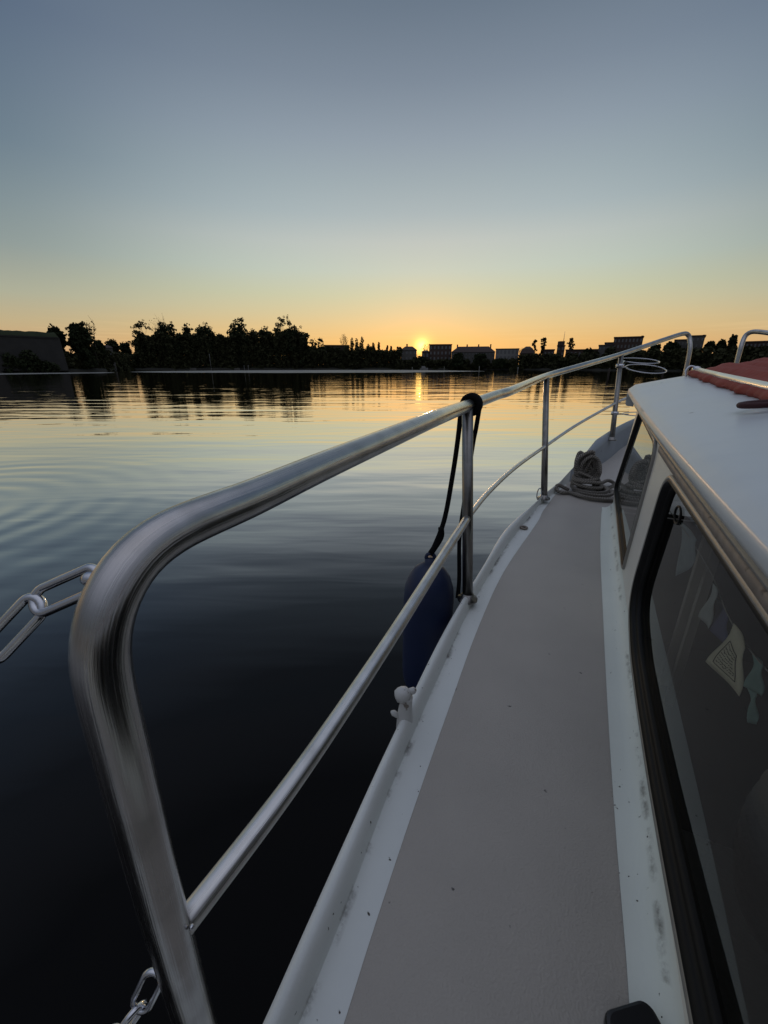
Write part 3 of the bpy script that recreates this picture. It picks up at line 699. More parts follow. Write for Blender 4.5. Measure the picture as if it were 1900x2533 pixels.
post(1282, 908, 919, 165, 'grey post in the water below the pale block')
post(1509, 910, 955, 60, 'dark pile in the water left of the bow stanchion', .11, 'bark')
post(1644, 908, 945, 75, 'dark pile in the water under the wire hoops', .12, 'bark')
def small_boat(u, R, L_, mat, label, cabin=True):
    p = far(u, 907, R); root = empty('moored_boat', (p.x, p.y, 0)); tag(root, label, 'boat', 'boats lying along the far shore')
    rows = []
    for i in range(9):
        f = i / 8; w_ = math.sin(math.pi * min(1, .25 + f * .75)) * L_ * .15 + .02
        rows.append([Vector((p.x + (f - .5) * L_, p.y - w_, .75 + f * .25)), Vector((p.x + (f - .5) * L_, p.y - w_ * .7, -.15)), Vector((p.x + (f - .5) * L_, p.y + w_ * .7, -.15)), Vector((p.x + (f - .5) * L_, p.y + w_, .75 + f * .25)), Vector((p.x + (f - .5) * L_, p.y - w_, .75 + f * .25))])
    m = MB(); m.grid(rows); m.build('hull', M[mat], root, False)
    if cabin:
        m = MB(); x0, x1 = p.x - L_ * .28, p.x + L_ * .15
        q = L_ * .1
        V = [(x0, p.y - q, .8), (x1 + .4, p.y - q, .9), (x1 + .4, p.y + q, .9), (x0, p.y + q, .8), (x0, p.y - q * .8, 1.9), (x1 - .3, p.y - q * .8, 1.9), (x1 - .3, p.y + q * .8, 1.9), (x0, p.y + q * .8, 1.9)]
        m.add(V, [(0, 1, 5, 4), (1, 2, 6, 5), (2, 3, 7, 6), (3, 0, 4, 7), (4, 5, 6, 7)]); m.build('cabin', M[mat], root, False)
small_boat(1049, 240, 4.6, 'pale', 'small white boat moored straight below the setting sun')
small_boat(477, 250, 3.4, 'plaster', 'low grey boat on the beach below the flat topped tree', False)
small_boat(586, 251, 3.0, 'plaster', 'low grey boat just left of the two pale posts', False)

# ================================================================ THE BOAT
boat = empty('motor_boat', W(.8, 1.0, 0), -A_)
tag(boat, 'white motor cruiser with taupe side deck, steel rail and long side window, filling the foreground', 'boat')
CS = 0.80                                                # centreline
# side of the boat seen from above, measured on the deck plane: t -> s
def interp(P, t):
    if t <= P[0][0]: return P[0][1] + (P[1][1] - P[0][1]) / (P[1][0] - P[0][0]) * (t - P[0][0]) * .6
    for i in range(len(P) - 1):
        a, b = P[i], P[i + 1]
        if t <= b[0]:
            m0 = (P[i + 1][1] - P[max(0, i - 1)][1]) / (P[i + 1][0] - P[max(0, i - 1)][0])
            j = min(len(P) - 1, i + 2); m1 = (P[j][1] - P[i][1]) / (P[j][0] - P[i][0])
            h = b[0] - a[0]; x = (t - a[0]) / h
            return (2 * x ** 3 - 3 * x * x + 1) * a[1] + (x ** 3 - 2 * x * x + x) * h * m0 + (-2 * x ** 3 + 3 * x * x) * b[1] + (x ** 3 - x * x) * h * m1
    return P[-1][1]
def curve_pts(px, off):
    out = []
    for (u, v) in px: p = at_h(u, v, off); s, t = ST(p); out.append((t, s))
    return sorted(out)
OUTER = curve_pts([(643, 2529), (785, 2214), (953, 1850), (1094, 1563), (1193, 1400), (1250, 1307), (1332, 1240), (1418, 1172)], .026) + [(2.75, .10), (3.2, .235), (3.65, .42), (4.0, .60), (4.25, .80)]
GROOVE = curve_pts([(742, 2529), (845, 2274), (968, 1946), (1119, 1598), (1171, 1491), (1250, 1357), (1312, 1278), (1352, 1231), (1392, 1201)], 0) + [(2.75, .165), (3.2, .295), (3.62, .47), (3.9, .63), (4.1, .80)]
STRIPE = curve_pts([(855, 2522), (915, 2330), (1011, 2038), (1094, 1800), (1183, 1553), (1248, 1412), (1332, 1288), (1345, 1262), (1392, 1208)], 0) + [(2.75, .185), (3.2, .315), (3.6, .49), (3.85, .64), (4.02, .80)]
INNER = curve_pts([(1556, 2463), (1521, 2032), (1503, 1750), (1493, 1554), (1485, 1343), (1489, 1245)], 0)
T0, T1 = -2.2, 4.25
def so(t): return interp(OUTER, t) if t > .12 else interp(OUTER, .12) + 0.045 * (t - .12) * -1 * -.3
def sg(t): return interp(GROOVE, t) if t > .14 else so(t) + (interp(GROOVE, .14) - interp(OUTER, .14))
def ss(t): return interp(STRIPE, t) if t > .165 else sg(t) + (interp(STRIPE, .165) - interp(GROOVE, .165))
def sin_(t): return interp(INNER, t) if .33 < t < 1.9 else (interp(INNER, .34) if t <= .33 else .14)
BW = lambda t: 0.0 if t < 2.15 else min(1.0, (t - 2.15) / .55) * .115      # bulwark height forward
ts = [T0 + (T1 - T0) * i / 220 for i in range(221)]
def z(t): return sheer(t)
def strip(name, fl, mat, parent, tr=None, flip=True, smooth=True, sub=None):
    tl = ts if tr is None else sorted(set([tr[0], tr[1]] + [t for t in ts if tr[0] < t < tr[1]]))
    m = MB(); rows = [[W(s, t, h) for (s, h) in fl(t)] for t in tl]
    m.grid(rows, flip=flip)
    n, k = len(rows), len(rows[0])
    for i in range(n):
        for j in range(k): m.UV[i * k + j] = (i * .05, j / (k - 1))
    return m.build(name, mat, parent, smooth)
# gunwale: a rounded roll that grows into the bulwark at the bow
def roll(t):
    a, b = so(t), sg(t); w_ = b - a; H = BW(t); zz = z(t); out = []
    out.append((a + .012, zz - .055))
    out.append((a + .001, zz - .03 + H * .3))
    for k in range(9):
        an = math.pi * (1 - k / 8)
        out.append((a + min(w_, .06) * .5 * (1 + math.cos(an)) * .92, zz + H + .006 + .030 * math.sin(an)))
    out.append((a + min(w_, .06) * .95 + (w_ - min(w_, .06)) * .5, zz + H * .45 + .003))
    out.append((b, zz))
    return out
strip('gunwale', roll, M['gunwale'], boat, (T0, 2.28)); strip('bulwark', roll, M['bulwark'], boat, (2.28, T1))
def mirror(fl): return lambda t: [(2 * CS - s, h) for (s, h) in fl(t)]
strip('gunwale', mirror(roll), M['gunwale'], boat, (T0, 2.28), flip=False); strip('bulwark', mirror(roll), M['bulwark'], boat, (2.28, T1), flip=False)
def rub(t):
    a = so(t); zz = z(t)
    return [(a + .012, zz - .056), (a - .006, zz - .058), (a - .010, zz - .072), (a - .006, zz - .086), (a + .02, zz - .088)]
strip('rubbing_strake', rub, M['rubber'], boat); strip('rubbing_strake', mirror(rub), M['rubber'], boat, flip=False)
def side(t):
    a = so(t); zz = z(t); f = max(0, (t - 1.5) / 2.75); tk = .16 + f * .25
    c = CS
    return [(a + .02, zz - .09), (a + (c - a) * (.06 + .15 * f), zz - .4), (a + (c - a) * (.14 + .35 * f), -.80), (a + (c - a) * (.35 + .5 * f), -1.15), (c, -1.35)]
strip('hull', lambda t: side(t), M['hull'], boat); strip('hull', mirror(side), M['hull'], boat, flip=False)
tr_ = MB(); e = side(T0); tr_.add([W(s, T0, h) for s, h in e] + [W(2 * CS - s, T0, h) for s, h in e[::-1]], [tuple(range(10))]); tr_.build('transom', M['hull'], boat, False)
# deck surfaces: outer white border | taupe | inner white border
strip('deck_border', lambda t: [(sg(t), z(t)), (sg(t) + (ss(t) - sg(t)) * .5, z(t) + .001), (ss(t), z(t) + .0005)], M['border_out'], boat, (T0, 2.22))
def deckline(t):
    a = ss(t) if t < 2.22 else sg(t)
    b = sin_(t) if t < 1.93 else CS
    return [(a + (b - a) * k / 6, z(t)) for k in range(7)]
def deck_p(t): return deckline(t) if t < 1.93 else deckline(t)
strip('deck', lambda t: [(p[0], p[1]) for p in deckline(t)], M['deck'], boat, (T0, 1.93))
# foredeck, cambered
def fore(t):
    a, b = sg(t), 2 * CS - sg(t)
    return [(a + (b - a) * k / 20, z(t) + .03 * min(1, max(0, t - 1.93) / .35) * math.sin(math.pi * k / 20)) for k in range(21)]
strip('foredeck', fore, M['deck'], boat, (1.93, 4.12))
# starboard side deck
strip('deck', mirror(lambda t: [(sg(t), z(t)), (.18, z(t))]), M['deck'], boat, (T0, 1.93), flip=False)
WS = .180                                               # port cabin side plane
def foot(t):
    a = sin_(t); zz = z(t) * .55 + 0
    zd = z(t)
    return [(a, zd + .0008), (a + (WS - .012 - a) * .55, zd + .002), (WS - .014, zd + .008), (WS - .008, zd + .016), (WS - .002, zd + .024), (WS, zd + .034)]
strip('deck_border', foot, M['border_in'], boat, (T0, 1.95))
# cabin side wall with openings for the windows
def htop(t): return .455 + .015 * t * t if t > 0 else .455
def poly_pts(px, s0):
    out = []
    for (u, v) in px: p = at_s(u, v, s0); s, t = ST(p); out.append((t, p.z - DECK))
    return out
def rounded(poly, r, n=5):
    out = []; m = len(poly)
    for i in range(m):
        p0, p1, p2 = Vector(poly[i - 1]), Vector(poly[i]), Vector(poly[(i + 1) % m]); rr = r[i] if isinstance(r, (list, tuple)) else r
        a = p1 + (p0 - p1).normalized() * rr; b = p1 + (p2 - p1).normalized() * rr
        for k in range(n + 1):
            f = k / n; q = a * (1 - f) ** 2 + p1 * 2 * f * (1 - f) + b * f * f; out.append((q.x, q.y))
    return out
WIN = rounded([(-.60, .088), (.26, .080), (.42, .062), (.56, .050), (.72, .044), (.88, .046), (1.055, .090), (.985, .430), (-.60, .415)], [.05, .04, .04, .04, .04, .05, .09, .065, .05], 8)
QTR = rounded([(1.262, .076), (1.975, .135), (1.665, .490), (1.19, .455)], [.02, .05, .02, .05], 5)
def wall_with_holes():
    bm = bmesh.new()
    outer = [(T0, .03), (.3, .033)] + [(.3 + 1.66 * k / 12, z(.3 + 1.66 * k / 12) + .034) for k in range(1, 13)]
    tb = outer[-1][0]
    outer += [(2.0, z(1.96) + .08), (1.78, htop(1.78) - .004)] + [(1.78 - .25 * k, htop(max(0, 1.78 - .25 * k))) for k in range(1, 8)] + [(T0, .455)]
    loops = [outer, WIN, QTR]
    es = []
    for lp in loops:
        vs = [bm.verts.new(W(WS, t, h)) for t, h in lp]
        es += [bm.edges.new((vs[i], vs[(i + 1) % len(vs)])) for i in range(len(vs))]
    bmesh.ops.triangle_fill(bm, edges=es, use_beauty=True)
    me = bpy.data.meshes.new('cabin_side'); M4 = parent_inv(boat); bm.transform(M4); bm.to_mesh(me); bm.free(); me.materials.append(M['cream'])
    o = bpy.data.objects.new('cabin_side', me); COL.objects.link(o); o.parent = boat
    return o
wall_with_holes()
def ring(mb, poly, s_at, wid, thick, inward=True, prof=None):
    """band of given profile following a closed outline lying in plane s = const; prof = [(offset outwards, s offset)]"""
    P2 = [Vector(p) for p in poly]
    # drop duplicates
    Q = [P2[0]]
    for p in P2[1:]:
        if (p - Q[-1]).length > 1e-4: Q.append(p)
    if (Q[0] - Q[-1]).length < 1e-4: Q.pop()
    n = len(Q); area = sum(Q[i].x * Q[(i + 1) % n].y - Q[(i + 1) % n].x * Q[i].y for i in range(n)); sg_ = 1 if area > 0 else -1
    rows = []
    for i in range(n + 1):
        p = Q[i % n]; d1 = (p - Q[(i - 1) % n]).normalized(); d2 = (Q[(i + 1) % n] - p).normalized(); d = (d1 + d2).normalized()
        nn = Vector((d.y, -d.x)) * sg_
        rows.append([W(s_at + ds, (p + nn * o).x, (p + nn * o).y) for (o, ds) in prof])
    mb.grid(rows)
def fill(name, poly, s_at, mat, parent):
    bm = bmesh.new(); vs = []
    for i, (t, h) in enumerate(poly):
        if vs and (Vector((t, h)) - Vector(poly[i - 1])).length < 1e-4: continue
        vs.append(bm.verts.new(W(s_at, t, h)))
    fc = bm.faces.new(vs); fc.normal_update()
    if fc.normal.dot(W(1, 0, 0) - W(0, 0, 0)) > 0: fc.normal_flip()
    bmesh.ops.triangulate(bm, faces=bm.faces[:])
    me = bpy.data.meshes.new(name); bm.transform(parent_inv(parent)); bm.to_mesh(me); bm.free(); me.materials.append(mat)
    o = bpy.data.objects.new(name, me); COL.objects.link(o); o.parent = parent; return o
# long side window: steel trim on the wall, deep black rubber, glass set back
def window(poly, label, setback, rub_w, trim_w, trimmat, gmat):
    m = MB(); ring(m, poly, WS, 0, 0, prof=[(trim_w, .0005), (trim_w, -.004), (trim_w * .55, -.0075), (.001, -.006), (-.003, .002)])
    wo = m.build('window', M[trimmat], boat); wo['label'] = label
    m = MB(); ring(m, poly, WS, 0, 0, prof=[(.001, -.004), (-rub_w * .25, -.007), (-rub_w * .5, .001), (-rub_w * .55, setback * .5), (-rub_w * .8, setback * .35), (-rub_w, setback * .7), (-rub_w, setback + .004)])
    m.build('gasket', M['rubber'], wo)
    fill('glass', poly, WS + setback, gmat, wo)
    return wo
wbig = window(WIN, 'long side window with deep black rubber surround', .014, .014, .010, 'chrome_trim', M['glass'])
wq = window(QTR, 'slanted quarter window mirroring the sunset and the rope', .003, .006, .010, 'chrome_trim', M['glass_q'])
# finger ring on the pane
c = at_s(1692, 1276, WS + .022); m = MB(); s_, t_ = ST(c)
m.tube([W(WS + .012, t_ + .024 * math.cos(a), c.z - DECK + .016 * math.sin(a)) for a in [2 * math.pi * k / 24 for k in range(24)]], .0022, 6, closed=True); m.build('finger_ring', M['rubber'], wbig)

# moulding layers under the roof edge
def tband(name, prof, mat, tr, parent=boat):
    m = MB(); tt_ = [tr[0] + (tr[1] - tr[0]) * i / 60 for i in range(61)]
    m.grid([[W(s, t, htop(t) + h) for (s, h) in prof] for t in tt_], flip=True); return m.build(name, mat, parent)
tband('rain_gutter', [(WS, -.024), (WS - .006, -.024), (WS - .007, -.012), (WS - .003, -.009), (WS, -.009)], M['worn_alu'], (T0, 1.13))
tband('moulding', [(WS, -.004), (WS - .010, -.004), (WS - .0125, .002), (WS - .009, .006), (WS - .013, .010), (WS - .012, .016), (WS, .018)], M['chrome_trim'], (T0, 1.80))
# roof
def roof_h(s, t):
    e = htop(t) - .455
    x = min(1, max(0, (s - .150) / (CS - .150)))
    x2 = 1 - (1 - x) ** 2
    edge = .50 + e
    return edge + .085 * x2 + .012 * min(1, (s - .15) / .02)
def roof_rows():
    rows = []
    sv = [.15 + .0, .1515, .155, .16, .17, .19, .22, .26] + [.3 + (.5) * k / 8 for k in range(9)]
    TT = [T0 + (1.93 - T0) * i / 60 for i in range(61)]
    for t in TT:
        row = [W(WS, t, htop(t) + .018), W(.154, t, htop(t) + .022), W(.150, t, htop(t) + .030), W(.1492, t, htop(t) + .040)]
        row += [W(s, t, roof_h(s, t)) for s in sv]
        row += [W(2 * CS - s, t, roof_h(s, t)) for s in sv[::-1][1:]]
        row += [W(2 * CS - s, t, htop(t) + h) for s, h in ((.1492, .040), (.150, .030), (.154, .022), (WS, .018))]
        rows.append(row)
    # front lip
    t = 1.945; fr = [Vector(p) for p in rows[-1]]
    rows.append([p + (W(0, .012, 0) - W(0, 0, 0)) + Vector((0, 0, -.012)) for p in fr])
    rows.append([p + Vector((0, 0, -.03)) for p in rows[-1]])
    return rows
m = MB(); m.grid(roof_rows(), flip=True); m.build('roof', M['roof'], boat)
# windscreen and cabin front
m = MB(); m.grid([[W(WS, 2.0, z(2) + .03), W(CS, 2.12, z(2) + .05), W(2 * CS - WS, 2.0, z(2) + .03)], [W(WS + .002, 1.78, htop(1.8)), W(CS, 1.86, htop(1.8) + .06), W(2 * CS - WS, 1.78, htop(1.8))]]); 
m.build('windscreen', M['glass'], boat)
# starboard side and back of the cabin
m = MB(); m.grid([[W(2 * CS - WS, T0, .0), W(2 * CS - WS, 2.0, .03)], [W(2 * CS - WS, T0, .46), W(2 * CS - WS, 1.78, .5)]]); m.build('cabin_side', M['cream'], boat, False)
m = MB(); V = [W(.19, T0 + .01, 0), W(2 * CS - .19, T0 + .01, 0), W(2 * CS - .19, T0 + .01, .5), W(.19, T0 + .01, .5)]; m.add(V, [(0, 1, 2, 3)]); m.build('cabin_back', M['cream'], boat, False)
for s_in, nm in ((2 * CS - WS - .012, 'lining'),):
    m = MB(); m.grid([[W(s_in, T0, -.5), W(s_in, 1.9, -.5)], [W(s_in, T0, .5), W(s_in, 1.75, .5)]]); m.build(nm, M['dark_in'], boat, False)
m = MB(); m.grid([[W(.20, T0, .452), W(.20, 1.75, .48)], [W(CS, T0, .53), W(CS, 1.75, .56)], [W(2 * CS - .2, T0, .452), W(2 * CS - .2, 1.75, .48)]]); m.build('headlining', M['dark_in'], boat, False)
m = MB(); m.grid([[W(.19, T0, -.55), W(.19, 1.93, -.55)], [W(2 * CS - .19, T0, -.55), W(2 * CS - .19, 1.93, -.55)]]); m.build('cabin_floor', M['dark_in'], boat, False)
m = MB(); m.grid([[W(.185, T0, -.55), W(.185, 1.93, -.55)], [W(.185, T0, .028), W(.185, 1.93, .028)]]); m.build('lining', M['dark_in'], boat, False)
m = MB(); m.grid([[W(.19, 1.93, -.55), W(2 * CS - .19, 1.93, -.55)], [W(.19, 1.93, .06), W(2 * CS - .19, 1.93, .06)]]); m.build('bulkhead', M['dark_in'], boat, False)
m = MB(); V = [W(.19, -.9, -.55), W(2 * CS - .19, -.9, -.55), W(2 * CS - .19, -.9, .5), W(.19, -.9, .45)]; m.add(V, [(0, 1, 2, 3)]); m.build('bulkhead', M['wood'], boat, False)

# ---- guard rail
rail_px = [(1180, 992, .53), (1226, 979, .535), (1268, 966, .54), (1352, 930, .545), (1440, 903, .555)]
def HR(u, v, off): return at_h(u, v, off)
def dense(P, step=.012, it=3):
    Q = catmull(P, 24); out = [Q[0]]; acc = 0
    for a, b in zip(Q, Q[1:]):
        acc += (b - a).length
        if acc >= step: out.append(b); acc = 0
    if (out[-1] - Q[-1]).length > 1e-5: out.append(Q[-1])
    for _ in range(it): out = [out[0]] + [(out[i - 1] + out[i] * 2 + out[i + 1]) / 4 for i in range(1, len(out) - 1)] + [out[-1]]
    return out
def on_sheet(u, v, A, B):                # where the sight line meets the height profile that runs from A to B
    best = None; ta, tb = ST(A)[1], ST(B)[1]
    d = .15
    while d < 4:
        p = at_d(u, v, d); f = (ST(p)[1] - ta) / (tb - ta); e = abs(p.z - (A.z + (B.z - A.z) * f))
        if -.2 < f < 1.2 and (best is None or e < best[0]): best = (e, p)
        d += .002
    return best[1]
RAILH = .535
P0b = W(-.2208, .0805, .026)
P1t = at_h(1155, 1001, RAILH); P2t = at_h(1352, 930, .535)
P3t = at_d(1537, 876, 2.65); P4t = at_d(1700, 826, 3.0)
low_post = [P0b, W(-.2300, .086, .10), W(-.2335, .090, .25), W(-.2335, .0945, .40)]
bend = [W(-.2345, .0975, .470), W(-.2350, .103, .493), W(-.2352, .111, .509), W(-.2360, .122, .5205), W(-.2375, .138, .530), W(-.2380, .163, .5355), W(-.2370, .198, .537)]
P1t = at_h(1157, 1004, .532)
top_path = low_post + bend + [W(-.238, .24, .537), W(-.244, .352, .539), W(-.2500, .552, .5425), W(-.2535, .75, .547), P1t, on_sheet(1230, 977, P1t, P2t), on_sheet(1268, 965, P1t, P2t), P2t,
    on_sheet(1445, 903, P2t, P3t), P3t, at_d(1640, 841, 2.88), at_d(1690, 825.5, 2.98), at_d(1703, 829, 3.0), at_d(1706, 842, 3.0)]
P4b = W(ST(at_d(1702, 921, 3.0))[0] - .01, ST(at_d(1702, 921, 3.0))[1], sheer(3.9) + .10)
top_path += [at_d(1704, 880, 3.0), P4b]
rr = .0155
rail = MB(); rail.tube(dense(top_path, .008), rr, 36); rail_o = rail.build('guard_rail', M['steel'], boat)
# starboard pulpit, mirrored about the centreline
def mir(p):
    s, t = ST(p); return W(2 * CS - s, t, p.z - DECK)
sb = MB(); sb.tube([mir(p) for p in dense(top_path[-12:])], rr, 20); sb.build('guard_rail', M['steel'], boat)
P1b = at_h(1157, 1474, .030)
P2b = at_h(1346, 1228, .030)
P3b = at_h(1514, 1084, .135)
def stanchion(b, t_, r=.0145):
    m = MB(); m.tube([b, b.lerp(t_, .5), t_], r, 20); m.lathe(b - Vector((0, 0, .012)), [(r * 1.9, 0), (r * 1.9, .006), (r * 1.25, .010), (r * 1.1, .02)], 20)
    return m.build('stanchion', M['steel_dull'], boat)
stanchion(P1b, P1t - Vector((0, 0, .006))); stanchion(P2b, P2t - Vector((0, 0, .006))); s3 = stanchion(P3b, P3t)
for a, b in ((P1b, P1t), (P2b, P2t), (P3b, P3t)): stanchion(mir(a), mir(b))
def on(a, b, v):                       # point of segment a-b seen at image row v
    lo, hi = 0, 1
    def row(p): q = Vector((p.x, p.y, p.z - EYE)); d = q.y * C_ - q.z * S_; return CY + F * -(q.y * S_ + q.z * C_) / d
    for _ in range(40):
        mid = (lo + hi) / 2
        if row(a.lerp(b, mid)) > v: lo = mid
        else: hi = mid
    return a.lerp(b, lo)
L1 = on(P1b, P1t, 1280); L2 = on(P2b, P2t, 1104); L3 = on(P3b, P3t, 997)
print('heights lower rail', L1.z - DECK, L2.z - DECK, L3.z - DECK, 'P1', ST(P1b), ST(P1t), 'P2', ST(P2b), ST(P2t), 'P3', ST(P3b), P3b.z - DECK, ST(P3t), P3t.z - DECK, 'P4', ST(P4b), ST(P4t), P4t.z - DECK)
L0 = on(W(-.2300, .086, .10), W(-.2335, .090, .25), 2318)
mid_px = [(583, 2150, .355), (733, 1924, .43), (951, 1603, .63), (1060, 1434, .83)]
low_path = [L0] + [at_h(u, v, h) for u, v, h in ()]
k01 = []
for u, v in ((583, 2150), (733, 1924), (951, 1603), (1060, 1432)):
    # lower rail lies in the vertical sheet below the top rail: height eases from L0 to L1
    best = None
    for i in range(400):
        d = .2 + i * .003; p = at_d(u, v, d); s, t = ST(p)
        f = (t - ST(L0)[1]) / (ST(L1)[1] - ST(L0)[1]); want = L0.z + (L1.z - L0.z) * f
        if best is None or abs(p.z - want) < best[0]: best = (abs(p.z - want), p)
    k01.append(best[1])
d_ = (k01[0] - k01[1]).normalized(); pa_, pb_ = W(-.2300, .086, .10), W(-.2335, .0945, .40)
def gap(p): f = max(0, min(1, (p - pa_).dot(pb_ - pa_) / (pb_ - pa_).length_squared)); return (p - pa_.lerp(pb_, f)).length
L0 = min((k01[0] + d_ * .002 * i for i in range(80)), key=gap)
f_ = (L0 - pa_).dot(pb_ - pa_) / (pb_ - pa_).length_squared; L0 = pa_.lerp(pb_, f_)
low_path = [L0] + k01[1:] + [L1]
L4 = W(.40, 3.7, L3.z - DECK + .06); L5 = P4b.lerp(P4t, .42)
m = MB(); m.tube(dense(low_path, .02), .0105, 18)
m.tube(dense([L1, on_sheet(1208, 1218, L1, L2), on_sheet(1275, 1156, L1, L2), L2, on_sheet(1430, 1049, L2, L3), L3, on_sheet(1561, 980, L2, L3), L4, L5], .02), .0080, 16)
m.build('lower_rail', M['steel_pale'], boat)
m = MB(); m.tube(catmull([mir(p) for p in low_path], 8), .0105, 12); m.tube([mir(p) for p in (L1, L2, L3, L4, L5)], .008, 10); m.build('lower_rail', M['steel'], boat)
# weld bead at the lower rail end
m = MB(); m.lathe(at_d(474, 2293, .316), [(.001, -.002), (.0022, -.0008), (.002, .0008), (.0006, .002)], 10, Vector((.5, .5, .6))); m.build('weld', M['chrome'], boat)
# wire hoops (fender basket) clamped to the bow stanchion
def hoop(c, rx, ry, tilt, az, r=.0032):
    P = []
    for k in range(40):
        a = 2 * math.pi * k / 40; v = Vector((rx * math.cos(a), ry * math.sin(a), 0)); v = Matrix.Rotation(az, 3, 'Z') @ (Matrix.Rotation(tilt, 3, 'X') @ v); P.append(c + v)
    return P
hp = on(P3b, P3t, 905)
m = MB(); R1 = .125
c1 = at_d(1582, 892, 2.72); c2 = at_d(1598, 912, 2.62)
m.tube([hp, at_d(1545, 893, 2.68)], .004, 8); m.tube([hp, at_d(1553, 910, 2.62)], .004, 8)
m.lathe(hp - Vector((0, 0, .012)), [(.024, 0), (.024, .024)], 14)
fb_ = m.build('fender_basket', M['chrome'], boat)
m = MB(); m.tube(hoop(c1, .128, .10, .19, .1), .0032, 8, closed=True); m.build('hoop', M['chrome'], fb_)
m = MB(); m.tube(hoop(c2, .128, .10, .28, .1), .0032, 8, closed=True); m.build('hoop', M['chrome'], fb_)
hl = on(P3b, P3t, 1022); c3 = at_d(1588, 1024, 2.62)
m = MB(); m.lathe(hl - Vector((0, 0, .010)), [(.022, 0), (.022, .02)], 14); m.tube([hl, at_d(1540, 1024, 2.62)], .004, 8); fb_ = m.build('fender_basket', M['chrome'], boat)
m = MB(); m.tube(hoop(c3, .13, .06, .1, .1), .003, 8, closed=True); m.build('hoop', M['chrome'], fb_)
# eye ring on the gunwale beside the second stanchion
c = at_h(1334, 1222, .05); m = MB(); m.tube([c + Vector((.010 * math.cos(a), 0, .028 * math.sin(a))) for a in [2 * math.pi * k / 20 for k in range(20)]], .0028, 8, closed=True); m.build('lashing_eye', M['chrome'], boat)
# scupper drain in the waterway
c = at_h(1296, 1306, .004); m = MB(); m.tube([c + Vector((.012 * math.cos(a), .012 * math.sin(a), 0.002)) for a in [2 * math.pi * k / 20 for k in range(20)]], .004, 8, closed=True); m.build('drain_ring', M['worn_alu'], boat)
m = MB(); m.lathe(c, [(.009, 0), (.009, .002)], 16); m.build('drain_hole', M['rubber'], boat)

# white painted cleat horn on the gunwale
b = at_h(1002, 1782, .020); cl = MB()
cl.tube(catmull([b - Vector((0, 0, .02)), b + Vector((0, 0, .018)), b + Vector((.001, -.001, .040)), b + Vector((.002, 0, .056))], 5), [.0165, .016, .0155, .0150, .0145, .014, .0135, .0130, .0125, .0120, .0118, .0115, .0113, .0112, .0112, .0112], 16)
cl.lathe(b + Vector((-.004, 0, .062)), [(.003, -.016), (.010, -.014), (.0135, -.007), (.0142, 0), (.012, .008), (.007, .012), (.002, .0135)], 20, Vector((.9, .1, .25)))
cl.lathe(b + Vector((.012, .004, .066)), [(.002, -.008), (.006, -.004), (.006, .004), (.002, .008)], 12, Vector((.9, .1, .25)))
cl.lathe(b + Vector((-.019, -.002, .018)), [(.001, -.010), (.005, -.006), (.0055, .004), (.002, .009)], 12, Vector((-.6, 0, .5)))
cl.build('cleat', M['cast'], boat)

# eye on the corner of the rail for the upper chain
eye = at_d(236, 1432, .240)
m = MB(); m.lathe(eye, [(.0045, -.012), (.0048, -.002), (.0048, .004), (.003, .007)], 12, Vector((-1, -.1, .1))); m.build('chain_lug', M['chrome'], boat)

# ================================================================ things on the boat
def link_path(a, b, width, nrm, n=10):
    ax = (b - a); L_ = ax.length; ax.normalize(); side_ = ax.cross(nrm).normalized(); r = width / 2; P = []
    for k in range(n + 1):
        an = math.pi / 2 + math.pi * k / n; P.append(a + ax * (r + math.cos(an) * r) + side_ * math.sin(an) * r)
    for k in range(n + 1):
        an = -math.pi / 2 + math.pi * k / n; P.append(b - ax * r + ax * math.cos(an) * r + side_ * math.sin(an) * r)
    return P
def chain(pts, width, wire, label, nrms):
    root = empty('chain', pts[0]); tag(root, label, 'chain', 'steel guard chains hooked to the rail')
    for i in range(len(pts) - 1):
        a, b = pts[i], pts[i + 1]; d = (b - a).normalized(); m = MB()
        m.tube(link_path(a - d * wire * .8, b + d * wire * .8, width, nrms[i % len(nrms)]), wire, 12, closed=True)
        lo = m.build('link', M['chrome'], root)
    return root
c0 = at_d(236, 1428, .240); c1 = at_d(92, 1492, .243); c2 = at_d(-26, 1618, .240); c3 = at_d(-170, 1740, .250)
chain([c0, c1, c2, c3, c3 + (c3 - c2) * 1.0], .0155, .0028, 'upper steel chain hooked to the corner of the rail, running off to the left', [Vector((.1, -.6, .5)), Vector((.55, .2, .62))])
b0 = at_d(384, 2412, .335); b1 = at_d(346, 2492, .335); b2 = at_d(298, 2560, .33); b3 = at_d(220, 2620, .33)
chain([b0, b1, b2, b3], .0155, .0027, 'lower steel chain hanging behind the foot of the near rail post', [Vector((.1, -.6, .5)), Vector((.8, .2, .5))])

# fender
fa = at_d(1064, 1394, 1.13); fz = at_d(1050, 1700, 1.0).z
ftop = Vector((fa.x, fa.y, fa.z)); 
FR = .073
fd = empty('fender', ftop - Vector((0, 0, .43))); tag(fd, 'dark navy blue cylindrical fender hanging outside the deck edge', 'fender')
m = MB(); Lf = .47
prof = [(.012, -Lf - .02), (.02, -Lf - .012), (.035, -Lf + .004), (.056, -Lf + .03), (.069, -Lf + .065), (FR, -Lf + .11), (FR, -.11), (.070, -.075), (.060, -.042), (.044, -.018), (.026, -.004), (.016, .004), (.014, .018)]
m.lathe(ftop, prof, 32); m.build('body', M['fender'], fd)
m = MB(); m.tube([ftop + Vector((.012 * math.cos(a), 0, .020 + .012 * math.sin(a))) for a in [2 * math.pi * k / 16 for k in range(16)]], .005, 8, closed=True); m.build('eyelet', M['fender'], fd)
